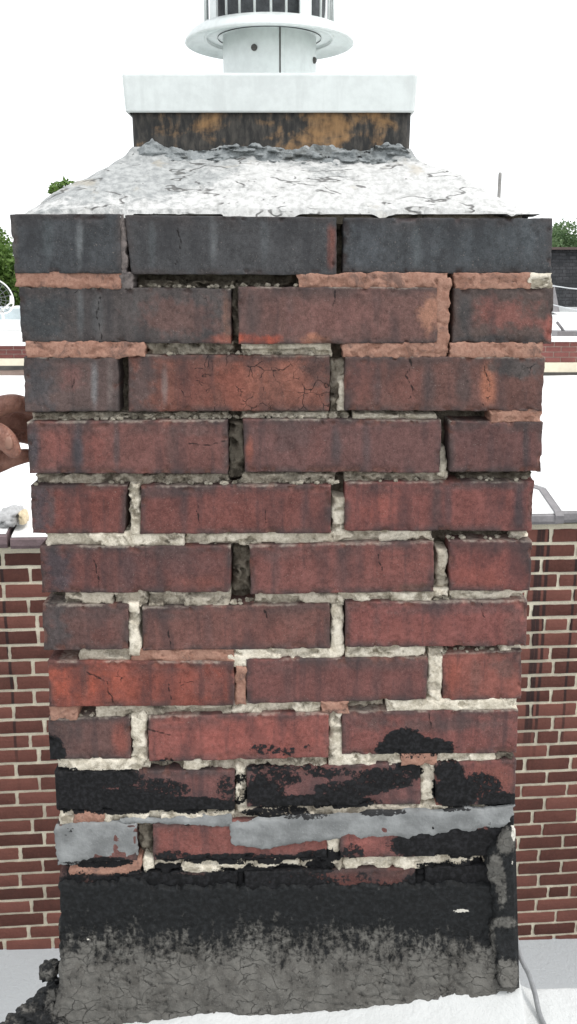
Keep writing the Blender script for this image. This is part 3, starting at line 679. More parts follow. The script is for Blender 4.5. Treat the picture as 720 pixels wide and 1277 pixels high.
Zc += .010*np.exp(-df/.007)*(0.3+1.2*fbm(Xc*45, Yc*45, 3, 3))*(t_ < 1)
Zc += (fbm(Xc*28, Yc*28, 4, 5)-.5)*.008+(fbm(Xc*90, Yc*90, 1, 2)-.5)*.0010
fl = fbm(Xc*55+3, Yc*75, 5, 4); Zc += .0020*sst(.50, .56, fbm(Xc*26+3, Yc*34, 5, 3))
ed = fbm(Xc*38, Yc*110, 7, 4); dash = sst(.022, .006, np.abs(ed-.5))*sst(.47, .56, fbm(Xc*45, Yc*45, 0, 3))
dash = dash*0
coat = .42+.30*sst(-.13, .0, Xc)+.15*sst(.0, .15, Xc)+.15*sst(.05, .0, Yc)-.55*np.exp(-df/.022)-.18*sst(-.08, -.2, Xc)*sst(0.0, .06, Yc)
vs = np.stack([Xc, Yc, Zc], -1).reshape(-1, 3); idx = np.arange(n*n).reshape(n, n)
ring = np.concatenate([idx[0, :], idx[1:, -1], idx[-1, -2::-1], idx[-2:0:-1, 0]]); bk = vs[ring].copy()
bk[:, 2] = float(P(340, 268, 0)[2])+.001-.004*sst(.5, .62, fbm(bk[:, 0]*40, bk[:, 1]*40, 2, 3)); m = len(ring)
o_ = n*n; fs = gridfaces(n, n)[:, ::-1].tolist()+[(int(ring[(i+1) % m]), int(ring[i]), o_+i, o_+(i+1) % m) for i in range(m)]+[tuple(range(o_, o_+m))]
at = {k: np.concatenate([a.reshape(-1), a.reshape(-1)[ring]]) for k, a in (('coat', coat), ('dash', dash))}
mesh('mortar_crown', np.concatenate([vs, bk]), fs, M_CROWN, chimney, True, at)
# mortar bed between crown and top course (dark gap at the ends)
mb = MB(); mb.box((cxL+.012, .012, zt[0]-.006), (cxR-.012, DEP-.012, zed-.002)); mb.build('crown_bed', M_CORE, chimney)
def flue_mat():
    m, t, b = newmat('sooty_clay_flue'); g = Nd(t); o = g.obj()
    nA = g.noise(g.mapping(o, (1, 1, 1.5)), 24, 6, .6, .4); nB = g.noise(g.mapping(o, (1, 1, .35)), 160, 5, .6)
    a = g.math('ADD', nA, g.math('MULTIPLY', g.math('SUBTRACT', nB, .5), .35))
    xyz = g.n('SeparateXYZ', None, Vector=o); a = g.math('ADD', a, g.step(xyz.outputs[0], -.16, .06, -.08, .035))
    a = g.math('SUBTRACT', a, g.step(xyz.outputs[0], .10, .135, 0, .3))
    c = g.mix(g.step(a, .47, .72, 0, .9), g.mix(g.step(nB, .35, .7), (.014, .014, .014), (.065, .058, .05)), g.mix(nB, (.20, .10, .035), (.40, .24, .11)))
    g.set(b.inputs['Base Color'], c); g.set(b.inputs['Roughness'], .75); g.set(b.inputs['Normal'], g.bump(nB, .6, .002))
    return m
M_FLUE = flue_mat()
fl_ = MB(); wl = .022; z0, z1 = zed-.01, zcap+.012
nseg = 40
def wobrect(x0, x1, y0, y1, r=.012):
    pts = []
    for cx_, cy_, a0 in ((x1-r, y0+r, -90), (x1-r, y1-r, 0), (x0+r, y1-r, 90), (x0+r, y0+r, 180)):
        for k in range(6): a = R(a0+k*18); pts.append((cx_+r*math.cos(a), cy_+r*math.sin(a)))
    return pts
o1 = wobrect(fx0, fx1, FY, fyb); i1 = wobrect(fx0+wl, fx1-wl, FY+wl, fyb-wl, .008); N = len(o1)
vs = []
for k, z in enumerate(np.linspace(z0, z1, 12)):
    for (x, y) in o1: q = (vn(x*40, z*60, 1)-.5)*.003; vs.append((x*(1+q*3), y+q, z))
for (x, y) in i1: vs.append((x, y, z1))
for (x, y) in i1: vs.append((x, y, z0))
fs = [(i*N+k, i*N+(k+1) % N, (i+1)*N+(k+1) % N, (i+1)*N+k) for i in range(13) for k in range(N)]
mesh('flue_liner', vs, fs, M_FLUE, chimney, True)

# ragged grey cement fillet lapped against the flue
nU = 240; us = np.linspace(162, 516, nU); S, T = np.meshgrid(np.linspace(0, 1, nU), np.linspace(0, 1, 22))
top = np.interp(us, [162,176,190,205,225,250,290,320,360,400,450,480,500,516], [196,183,172,182,187,188,181,180,186,180,188,178,180,196])+(fbm(us/7, us*0, 2, 4)-.5)*7
V = top[None, :]*(1-T)+(204+4*np.sin(us/60))[None, :]*T; U = us[None, :]+0*T
Y = FY-.003-.012*T-(fbm(U/10, V/5, 3, 4)-.5)*.010-.006*sst(.6, .7, fbm(U/18, V/4, 5, 3))
X, _, Z = P(U, V, Y)
M_CEM = mortar_mat('grey_cement_fillet', (.17, .185, .19), (.30, .32, .325), (.10, .105, .10))
sheet('cement_fillet', X, Z, Y, FY+.01, M_CEM, chimney, {'tar': blot([(270,186,50,3,.5),(430,196,40,3,.55),(470,190,30,3,.5)])(U, V)})

# ------------------------------------------------------------------ sheet metal chimney cap
def metal_mat(name, c, rough=.45):
    m, t, b = newmat(name); g = Nd(t); o = g.obj()
    nA = g.noise(o, 14, 5, .6); nB = g.noise(o, 130, 5, .6)
    g.set(b.inputs['Base Color'], g.mix(g.step(g.math('ADD', g.math('MULTIPLY', nA, .6), g.math('MULTIPLY', nB, .4)), .35, .65), tuple(x*.86 for x in c), c))
    sk = g.step(g.noise(g.mapping(o, (1, 1, .12)), 70, 4, .6), .52, .70, 0, .35); bc = b.inputs['Base Color'].links[0].from_socket; g.set(b.inputs['Base Color'], g.mix(sk, bc, tuple(x*.78 for x in c)))
    g.set(b.inputs['Metallic'], .25); g.set(b.inputs['Roughness'], g.step(nA, .3, .7, rough*.8, rough*1.25))
    g.set(b.inputs['Normal'], g.bump(nA, .25, .004))
    return m
M_MET = metal_mat('white_sheet_metal', (.74, .78, .77)); M_DK = simple('dark_wire_screen', (.07, .075, .08), .7, .4, 120); M_SCR = simple('screw_steel', (.07, .065, .06), .5, .3, 200)
PY = FY-.008
px0, px1 = float(P(151, 93, PY)[0]), float(P(522.5, 93, PY)[0]); pz1 = float(P(338, 90, PY)[2]); pz0 = float(P(338, 139.5, PY)[2])
pyb = PY+(px1-px0); ccx = (px0+px1)/2-.003; ccy = (PY+pyb)/2
cap = empty('chimney_cowl', (ccx, ccy, pz0), 'white sheet metal cowl with square plate, round collar and caged vent', 'cowl')
mb = MB(); tk = .0012
def plate_ring(z, ins, r=.004):
    return [(x, y, z) for x, y in wobrect(px0+ins, px1-ins, PY+ins, pyb-ins, r)]
rings = [plate_ring(pz0, .0035), plate_ring(pz0+.0015, .0022), plate_ring(pz1-.003, .0004), plate_ring(pz1-.001, .0008), plate_ring(pz1, .003), plate_ring(pz1+.001, .05, .004)]
vs = [v for rg in rings for v in rg]; N = 24
fs = [(i*N+k, i*N+(k+1) % N, (i+1)*N+(k+1) % N, (i+1)*N+k) for i in range(len(rings)-1) for k in range(N)]+[tuple((len(rings)-1)*N+k for k in range(N))]
inn = plate_ring(pz0, .0052)+plate_ring(pz1-.002, .0035); o_ = len(vs); vs += inn
fs += [(k, o_+k, o_+(k+1) % N, (k+1) % N) for k in range(N)]+[(o_+k, o_+N+k, o_+N+(k+1) % N, o_+(k+1) % N) for k in range(N)]+[tuple(o_+N+k for k in range(N))]
mesh('base_plate', vs, fs, M_MET, cap, False)
pr = (float(P(393, 66, ccy)[0])-float(P(275, 66, ccy)[0]))/2*.985
rr = (float(P(440, 57, ccy)[0])-float(P(228, 57, ccy)[0]))/2*.99; zr = float(P(334, 57, ccy)[2])
cr = (float(P(411, 22, ccy)[0])-float(P(249, 22, ccy)[0]))/2; zk = float(P(334, 29, ccy-cr)[2])
C2 = (ccx, ccy)
mb = MB(); mb.lathe(C2, [(pr, pz1-.001), (pr, zr+.02)], 64); mb.lathe(C2, [(pr+.0035, pz1+.006), (pr+.0035, pz1), (pr, pz1)], 64); mb.build('collar_pipe', M_MET, cap, True)
mb = MB(); a = R(-90+17); 
q = [(ccx+(pr+.0012)*math.cos(a+d), ccy+(pr+.0012)*math.sin(a+d)) for d in (-.012, .012)]
a0 = math.atan2(-(1), .24); sx = ccx+.25*pr; sy = ccy-math.sqrt(max(0, pr*pr-(.25*pr)**2))
mb.box((sx, sy-.0016, pz1), (sx+.0045, sy+.004, zr+.012)); mb.build('pipe_seam', M_MET, cap)
mb = MB(); mb.box((sx-.0017, sy-.0010, pz1), (sx-.0002, sy+.004, zr+.012)); mb.build('seam_gap', M_SCR, cap)
mb = MB(); mb.lathe(C2, [(pr-.0005, zr+.008), (rr*.78, zr+.008), (rr*.93, zr+.006), (rr*.985, zr), (rr, zr+.001), (rr*.995, zr+.004), (rr*.94, zr+.011), (rr*.86, zr+.016), (cr*1.01, zk), (cr*.97, zk+.001)], 72); mb.build('storm_collar', M_MET, cap, True)
zt_ = zk+.085
mb = MB(); mb.lathe(C2, [(cr*.97, zk-.002), (cr*1.005, zk), (cr*1.005, zk+.006), (cr*.97, zk+.006)], 64, True); mb.build('cage_ring', M_MET, cap, True)
mb = MB(); mb.lathe(C2, [(cr*.97, zt_-.006), (cr*1.01, zt_-.006), (cr*1.01, zt_), (cr*.97, zt_)], 64, True); mb.build('cage_ring', M_MET, cap, True)
for q_ in range(4):
    for kk, da in enumerate((0, 18, 31.7, 45.2, 59, 72)):
        a = R(-90-56.6+90*q_+da); mb = MB()
        if kk == 0:
            vs = [(ccx+rad*math.cos(a+d), ccy+rad*math.sin(a+d), z) for z in (zk+.002, zt_-.003) for (rad, d) in ((cr*.965, -.1), (cr*.965, .1), (cr*1.0, .1), (cr*1.0, -.1))]
            mb.add(vs, [(0, 1, 5, 4), (1, 2, 6, 5), (2, 3, 7, 6), (3, 0, 4, 7), (0, 3, 2, 1), (4, 5, 6, 7)]); mb.build('cage_strap', M_MET, cap)
        else:
            p = (ccx+cr*.985*math.cos(a), ccy+cr*.985*math.sin(a)); mb.tube([(p[0], p[1], zk+.002), (p[0], p[1], zt_-.003)], .0014, 8); mb.build('cage_bar', M_MET, cap, True)
mb = MB(); mb.lathe(C2, [(cr*.80, zk+.0), (cr*.86, zk+.03), (cr*.86, zk+.08)], 48); mb.build('inner_flue_pipe', M_DK, cap, True)
mb = MB(); mb.lathe(C2, [(cr*.97, zt_), (cr*1.25, zt_-.006), (cr*1.26, zt_-.003), (cr*.5, zt_+.045), (.004, zt_+.06), (.0005, zt_+.06)], 64); mb.build('rain_lid', M_MET, cap, True)
for (u, v) in ((317.5, 60), (392.5, 68)):
    x, _, z = P(u, v, ccy-pr*.9); dx = min(max((float(x)-ccx)/pr, -.97), .97); y = ccy-pr*math.sqrt(1-dx*dx)
    mb = MB(); nrm = Vector((dx, -math.sqrt(1-dx*dx), 0)); c = Vector((ccx+dx*pr, y, float(z))); mb.tube([c-nrm*.001, c+nrm*.0014, c+nrm*.003], [.0036, .0036, .002], 10); mb.build('screw', M_SCR, cap)

# ------------------------------------------------------------------ the near roof round the chimney foot
def roof_mat(name, c, dirty=(.42, .43, .42), sc=6, amt=.35, bd=.003, tarry=False):
    m, t, b = newmat(name); g = Nd(t); o = g.obj()
    nA = g.noise(o, sc, 6, .65); nB = g.noise(o, sc*22, 4, .65); nC = g.noise(o, sc*80, 3, .6)
    cc = g.mix(g.step(nA, .45, .72, 0, amt), c, dirty); cc = g.mix(g.step(nB, .6, .75, 0, amt), cc, dirty)
    if tarry:
        tr = g.attr('tar'); tm = g.step(g.math('ADD', tr, g.math('MULTIPLY', g.math('SUBTRACT', nB, .5), 1.4)), .48, .6)
        cc = g.mix(tm, cc, (.016, .016, .017))
    g.set(b.inputs['Base Color'], cc); g.set(b.inputs['Roughness'], .6)
    g.set(b.inputs['Normal'], g.bump(g.math('ADD', nB, g.math('MULTIPLY', nC, .4)), .7, bd))
    return m
M_WROOF = roof_mat('white_roof_coating', (.55, .56, .555), tarry=True)
M_WROOF2 = roof_mat('bright_roof_coating', (.82, .83, .83), (.70, .70, .70), 1.2, .25, .004)
M_GROOF = roof_mat('pale_grey_roof', (.40, .425, .44), (.33, .35, .365), 2.5, .35, .006)
nx, ny = 320, 150
xs = np.concatenate([np.linspace(-3.0, -.42, 26)[:-1], np.linspace(-.42, .46, nx-50), np.linspace(.46, 3.0, 26)[1:]])
ts = np.concatenate([np.linspace(0, .12, 100), np.linspace(.12, 1, 51)[1:]])
Xr, Tr = np.meshgrid(xs, ts)
yedge = np.interp(Xr, [-3, -.30, -.27, .24, .30, 3], [-.075, -.052, .02, .05, .03, .03]) + (fbm(Xr*20, Xr*0, 1, 3)-.5)*.012
Yr = yedge*(1-Tr)+(-2.6)*Tr
ub = np.array([proj((x, -.02, 0.0))[0] for x in xs]); vb = np.interp(ub, *EDGE_B)
by = toeY(ub, vb); bz = np.array([float(P(u, v, y)[2]) for u, v, y in zip(ub, vb, by)])
bz = np.where((xs > -.30) & (xs < .275), bz, np.where(xs < 0, -.012, .0))
lap = (bz[None, :]+.012)*np.exp(-np.abs(np.minimum(0, Yr-by[None, :]))/.06)
Zr = -.012+lap+(fbm(Xr*18, Yr*18, 2, 4)-.5)*.004*sst(.0, .02, Tr)+(fbm(Xr*90, Yr*90, 3, 3)-.5)*.0012
Zr += .05*np.exp(-((Xr-.262)/.014)**2)*sst(-.03, .03, Yr)                 # coating turned up against the corner
Zr -= .02*sst(.004, .0, Tr)
tarr = .9*np.exp(-((Xr+.30)/.045)**2)*sst(-.22, -.02, Yr)+.0*Xr
vs = np.stack([Xr, Yr, Zr], -1).reshape(-1, 3); nvv, nuu = Xr.shape
low = vs[:nuu].copy(); low[:, 2] = -2.3; o_ = nvv*nuu
fs = gridfaces(nvv, nuu).tolist()+[(i+1, i, o_+i, o_+i+1) for i in range(nuu-1)]
tag(mesh('roof', np.concatenate([vs, low]), fs, M_WROOF, None, True, {'tar': np.concatenate([tarr.reshape(-1), tarr.reshape(-1)[:nuu]])}), kind='structure')
# tar heaped against the left corner, one loose lump
cb = MB(); random.seed(5)
def lump(name, c, rx, ry, rz, mat, seed=1, parent=None, na=26, nb=14):
    vs = []
    for j in range(nb+1):
        th = math.pi*j/nb
        for k in range(na):
            ph = 2*math.pi*k/na; d = Vector((math.sin(th)*math.cos(ph), math.sin(th)*math.sin(ph), math.cos(th)))
            bx_ = max(abs(d.x), abs(d.y), abs(d.z)); f = (1+.8*(float(fbm(np.array(d.x*2.6+seed), np.array(d.y*2.6+d.z*3.3), 2, 4, .65))-.5))*(.55+.45*(.75/bx_))
            vs.append((c[0]+d.x*rx*f, c[1]+d.y*ry*f, c[2]+d.z*rz*f))
    fs = [(j*na+k, (j+1)*na+k, (j+1)*na+(k+1) % na, j*na+(k+1) % na) for j in range(nb) for k in range(na)]
    return mesh(name, vs, fs, mat, parent, True, {'grey': np.array([.18+.5*float(vn(np.array(v_[0]*160), np.array(v_[2]*160+v_[1]*90), 3)) for v_ in vs]), 'white': np.zeros(len(vs)), 'tar': np.zeros(len(vs))})
for k, (u, v, y, rx, rz) in enumerate(((70,1236,-.004,.015,.014),(60,1248,-.012,.017,.012),(46,1256,-.020,.015,.009),(72,1262,-.022,.018,.016),(34,1266,-.032,.015,.008),(55,1272,-.034,.020,.012),(20,1276,-.042,.015,.008),(40,1284,-.046,.020,.010),(66,1288,-.048,.022,.014),(6,1290,-.052,.018,.008),(24,1298,-.058,.020,.009),(-12,1298,-.062,.020,.008))):
    lump('tar_clod', pv(u, v, y), rx, rx*.9, rz, M_TAR, k*1.7+.3, chimney)
lc = pv(64, 1206, .0)
tag(lump('tar_lump', lc+Vector((0, -.005, 0)), .013, .012, .011, M_TAR, 3), 'rounded dark lump of old tar beside the chimney foot, above black tar heap', 'tar lump')
# cable
M_CAB = simple('grey_cable_sheath', (.20, .205, .21), .5, .25, 60)
pts = [pv(640, 1150, .10), pv(647, 1186, .055), pv(652, 1200, .035), pv(660, 1216, .02), pv(667, 1238, .0)]
pts = [Vector(p) for p in pts]; pe = pv(676, 1272, -.03); pts += [pe, pe+Vector((.012, -.06, -.004)), pe+Vector((.02, -.2, -.006)), pe+Vector((.03, -.5, -.004))]
def spline(pts, k=6):
    out = []
    for i in range(len(pts)-1):
        p0 = pts[max(i-1, 0)]; p1 = pts[i]; p2 = pts[i+1]; p3 = pts[min(i+2, len(pts)-1)]
        for j in range(k):
            t = j/k; out.append(.5*((2*p1)+(p2-p0)*t+(2*p0-5*p1+4*p2-p3)*t*t+(3*p1-p0-3*p2+p3)*t**3))
    return out+[pts[-1]]
mb = MB(); mb.tube(spline(pts), .0030, 10); tag(mb.build('cable', M_CAB, None, True), 'thin grey cable curving down beside the chimney foot onto white roof', 'cable')

# ------------------------------------------------------------------ neighbouring brick wall across the gap
A_ = pv(40, 687, 2.67); B_ = pv(690, 677, 2.876)         # same bed joint at both sides
wdir = Vector((B_.x-A_.x, B_.y-A_.y, 0)).normalized(); wn = Vector((wdir.y, -wdir.x, 0)); yaw = math.atan2(wdir.y, wdir.x)
ZW = (A_.z+B_.z)/2; SL = (B_.z-A_.z)/(B_-A_).length
def wallpt(u, v):
    d = Vector(((u-CU)/FPX, CP+(CV-v)/FPX*SP, -SP+(CV-v)/FPX*CP)); t = (A_-CAM).dot(wn)/d.dot(wn); return CAM+d*t
def WALLX(u, v): return wallpt(u, v).x
def wall_s(u, v): return (wallpt(u, v)-A_).dot(wdir)
PIT = .0667
lay = {}
LJ = {1:(4,698),2:(38,718),3:(5,738),4:(36,758),5:(-18,778),6:(48,796),7:(12.5,815),8:(42,834),9:(20,852),10:(43,870),11:(17,888),12:(56,905),13:(38,923),14:(49,941),15:(20,958),16:(50,976),17:(22,993),18:(56,1011),19:(41,1028),20:(56,1045),21:(26,1063),22:(54,1080),23:(25,1096),24:(56,1113),25:(40,1130),26:(57,1145),27:(36,1160),28:(6,1176),29:(40,1192),30:(20,1205),0:(20,680)}
RJ = {0:(687,668),1:(718,687),2:(675,707),3:(696,726),4:(714,743),5:(662,761),6:(679,779),7:(662,797),8:(686,814),9:(690,831),10:(660,848),11:(687,865),12:(661.6,882),13:(689,899),14:(669,916),15:(684,933),16:(654.5,950),17:(682,966),18:(650,982),19:(679,998),20:(664,1015),21:(676,1032),22:(646,1048),23:(672,1065),24:(700,1081),25:(671,1097),26:(683,1113),27:(668.6,1128),28:(693,1144),29:(664,1160),30:(690,1175)}
HEAD = {6:[30], 14:[31], 26:[27]}
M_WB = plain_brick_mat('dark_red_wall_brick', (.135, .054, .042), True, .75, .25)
M_WM = simple('cream_wall_mortar', (.80, .725, .57), .92, .22, 6, .003, fine=160)
wall = empty('brick_wall', (A_.x+1.2, A_.y, -2.2), 'dark red brick wall with cream joints and grey coping behind the chimney', 'wall')
variants = []
for k in range(4):
    me = bpy.data.meshes.new('brick'); bmv = []; rr_ = np.random.default_rng(k)
    nxx, nzz = 9, 4; xsn = np.linspace(-.5, .5, nxx); zsn = np.linspace(-.5, .5, nzz); vs = []
    for iz, z in enumerate(zsn):
        for ix, x in enumerate(xsn):
            e = (ix in (0, nxx-1)); e2 = (iz in (0, nzz-1))
            zj = z+(rr_.random()-.5)*(.035 if e2 else 0); xj = x+(rr_.random()-.5)*(.02 if e else .01)
            vs.append((xj, (.10 if (e or e2) else 0)+rr_.random()*.04, zj))
    n0 = len(vs); fs = gridfaces(nzz, nxx)[:, ::-1].tolist()
    idx = np.arange(n0).reshape(nzz, nxx); ring = np.concatenate([idx[0, :], idx[1:, -1], idx[-1, -2::-1], idx[-2:0:-1, 0]]).tolist()
    vs += [(vs[i][0], 1.0, vs[i][2]) for i in ring]; m = len(ring)
    fs += [(ring[(i+1) % m], ring[i], n0+i, n0+(i+1) % m) for i in range(m)]
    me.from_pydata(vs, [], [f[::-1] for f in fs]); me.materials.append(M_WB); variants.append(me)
cand = []
rw = random.Random(3)
for c in range(0, 31):
    sl = wall_s(*LJ[c]); sr = wall_s(*RJ[c])
    js = []
    nb_ = max(1, round((sr-sl)/.213)); js = [sl+(sr-sl)*i/nb_ for i in range(nb_+1)]
    if c in HEAD: js += [sr+.105]
    while js[-1] < 3.4: js.append(js[-1]+.213)
    while js[0] > -1.2: js.insert(0, js[0]-.213)
    for a, b_ in zip(js[:-1], js[1:]):
        if c == 0 and b_ < 1.2: continue                          # the left half of the wall is one course lower
        z1 = -(c-1)*PIT; z0 = z1-PIT
        sc_ = (a+b_)/2; p = A_+wdir*sc_+Vector((0, 0, (z0+z1)/2+SL*sc_)); u, v = proj(p)
        vis = 0 if (-30 < u < 95 or 615 < u < 750) and 640 < v < 1200 else (1 if -120 < u < 840 else 2)
        cand.append((vis, min(abs(u-30), abs(u-690)), a, b_, z0, z1, p))
cand.sort(key=lambda q: q[:2])
rest = MB()
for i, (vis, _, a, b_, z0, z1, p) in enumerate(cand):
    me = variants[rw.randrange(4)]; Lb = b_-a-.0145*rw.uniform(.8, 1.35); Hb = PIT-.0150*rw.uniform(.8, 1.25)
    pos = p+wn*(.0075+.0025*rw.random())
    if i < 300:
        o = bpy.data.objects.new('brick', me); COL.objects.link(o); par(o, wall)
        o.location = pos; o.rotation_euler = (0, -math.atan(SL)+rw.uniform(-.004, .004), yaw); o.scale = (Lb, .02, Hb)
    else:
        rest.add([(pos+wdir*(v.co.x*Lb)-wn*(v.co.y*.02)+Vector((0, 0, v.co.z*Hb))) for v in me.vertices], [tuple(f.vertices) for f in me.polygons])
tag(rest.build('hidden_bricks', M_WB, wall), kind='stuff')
mb = MB()
def wpt(s, dz, back): 
    return A_+wdir*s+Vector((0, 0, dz+SL*s))-wn*back
def wbox(mb, s0, s1, z0, z1, f, bck):
    q = [wpt(s, z, k) for s, z, k in ((s0, z0, f), (s1, z0, f), (s1, z0, bck), (s0, z0, bck), (s0, z1, f), (s1, z1, f), (s1, z1, bck), (s0, z1, bck))]
    mb.add(q, [(0, 3, 2, 1), (4, 5, 6, 7), (0, 1, 5, 4), (1, 2, 6, 5), (2, 3, 7, 6), (3, 0, 4, 7)])
wbox(mb, -1.6, 1.2, -2.4, .016, 0, .30); wbox(mb, 1.2, 3.6, -2.4, .016+PIT, 0, .30)
mb.build('mortar_bed', M_WM, wall)
# coping stones
M_COP = simple('grey_coping_tile', (.20, .19, .195), .6, .22, 10, .002); M_COPD = simple('maroon_coping_tile', (.15, .105, .11), .6, .3, 12, .002); M_COPW = simple('coated_coping_top', (.72, .72, .71), .7, .1, 6, .002)
def coping(s0, s1, zb_, th, mat, slope=.02, over=.035, top=None):
    mb = MB(); n = 6; f = -over; bk = .34
    prof = [(f, 0), (f-.004, .3*th), (f, .85*th), (f+.012, th), (bk*.5, th+slope), (bk, th+slope*.6), (bk, 0)]
    vs = [wpt(s, zb_+z, k) for s in (s0, s1) for k, z in prof]; m = len(prof)
    mb.add(vs, [(i, (i+1) % m, m+(i+1) % m, m+i) for i in range(m)]+[tuple(range(m))[::-1], tuple(range(m, 2*m))])
    o = mb.build('coping_stone', mat, wall)
    mb = MB(); prof = [(f+.010, th+.001), (f+.014, th+.006), (bk*.5, th+slope+.006), (bk+.002, th+slope*.6+.006), (bk+.002, th+slope*.6+.001), (bk*.5, th+slope+.001)]; m = len(prof)
    vs = [wpt(s, zb_+z, k) for s in (s0+.004, s1-.004) for k, z in prof]
    mb.add(vs, [(i, (i+1) % m, m+(i+1) % m, m+i) for i in range(m)]+[tuple(range(m))[::-1], tuple(range(m, 2*m))]); mb.build('coating', M_COPW, wall)
    return o
sj = wall_s(13, 672)
zl = wallpt(40, 681).z-A_.z; thl = wallpt(40, 668).z-wallpt(40, 681).z
coping(sj-.62, sj-.006, zl+.004, thl*1.25, M_COPD); coping(sj+.006, sj+.60, zl, thl, M_COPD); coping(sj+.612, 1.19, zl, thl, M_COPD)
sr_ = wall_s(694, 648); zr_ = wallpt(690, 651).z-A_.z-SL*sr_; thr = wallpt(690, 639).z-wallpt(690, 651).z
coping(1.2, sr_-.63, zr_, thr, M_COP, .05); coping(sr_-.618, sr_-.008, zr_, thr, M_COP, .05); coping(sr_+.006, sr_+.62, zr_+.006, thr*1.1, M_COP, .05); coping(sr_+.632, 3.5, zr_, thr, M_COP, .05)
# flat grey strip standing in for the raised slab's shadow at the joint
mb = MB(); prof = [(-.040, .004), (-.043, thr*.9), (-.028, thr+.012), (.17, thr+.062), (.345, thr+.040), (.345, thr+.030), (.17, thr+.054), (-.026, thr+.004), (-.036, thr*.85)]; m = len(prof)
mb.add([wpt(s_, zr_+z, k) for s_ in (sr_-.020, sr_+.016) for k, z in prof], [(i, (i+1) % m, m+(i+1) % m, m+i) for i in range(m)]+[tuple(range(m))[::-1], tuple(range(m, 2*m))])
mb.build('coping_shadow_strip', M_COP, wall)
mb = MB(); wbox(mb, 1.21, 3.5, PIT+.014, zr_-.0005, .05, .32); mb.build('coping_bed', simple('bed_shadow_gap', (.03, .028, .026), .9, .3, 40), wall)  # near-black colour paints in the shadow under the coping
mb = MB(); wbox(mb, -1.6, 1.19, .0165, zl-.0005, .04, .32); mb.build('coping_bed', bpy.data.materials['bed_shadow_gap'], wall)
c1 = wallpt(8, 651); lump('mortar_dab', c1-wn*.10+Vector((0, 0, -.004)), .055, .10, .034, simple('grey_rough_mortar', (.40, .40, .40), .9, .25, 60, .004), 5, wall)
c2 = wallpt(26, 650); lump('mortar_dab', c2-wn*.07, .018, .05, .030, simple('cream_mortar_dab', (.60, .50, .34), .9, .25, 60, .003), 9, wall)

# ------------------------------------------------------------------ gap floor, ground, roofs beyond
mb = MB(); zl_ = wallpt(40, 1184).z; zr2 = wallpt(690, 1168).z; sR = (wallpt(690, 1168)-A_).dot(wdir)
def gz(x): return zl_+(zr2-zl_)*(x-A_.x)/(B_.x-A_.x)
gx = np.linspace(-6, 6, 60); gy = np.linspace(-.3, 3.2, 40); GX, GY = np.meshgrid(gx, gy); GZ = gz(GX)+(fbm(GX*2, GY*2, 1, 4)-.5)*.03*sst(3.2, 2.2, GY)
tag(mesh('lower_roof', np.stack([GX, GY, GZ], -1).reshape(-1, 3), gridfaces(40, 60)[:, ::-1], M_GROOF), kind='structure')
M_GND = simple('far_ground', (.10, .11, .08), .95, .4, .05)
mb = MB(); mb.add([(-1500, -1500, -6.5), (1500, -1500, -6.5), (1500, 1500, -6.5), (-1500, 1500, -6.5)], [(0, 1, 2, 3)]); tag(mb.build('ground', M_GND), kind='structure')
YP = 12.2
def roofsheet(name, y0, z0, y1, z1, x0, x1, mat, thick=.25):
    n = 60; gx = np.linspace(x0, x1, n); gt = np.linspace(0, 1, n); GX, GT = np.meshgrid(gx, gt); GY = y0+(y1-y0)*GT; GZ = z0+(z1-z0)*GT+(fbm(GX*.7, GY*.7, 3, 3)-.5)*.05
    vs = np.stack([GX, GY, GZ], -1).reshape(-1, 3); idx = np.arange(n*n).reshape(n, n)
    ring = np.concatenate([idx[0, :], idx[1:, -1], idx[-1, -2::-1], idx[-2:0:-1, 0]]).tolist(); bk = vs[ring].copy(); bk[:, 2] = -6.5; m = len(ring)
    fs = gridfaces(n, n)[:, ::-1].tolist()+[(ring[(i+1) % m], ring[i], n*n+i, n*n+(i+1) % m) for i in range(m)]
    return tag(mesh(name, np.concatenate([vs, bk]), fs, mat), kind='structure')
zp0 = pv(690, 468, YP).z
roofsheet('neighbour_roof', 3.25, zl+A_.z+.0, YP+.1, zp0, -7, 7, M_WROOF2)
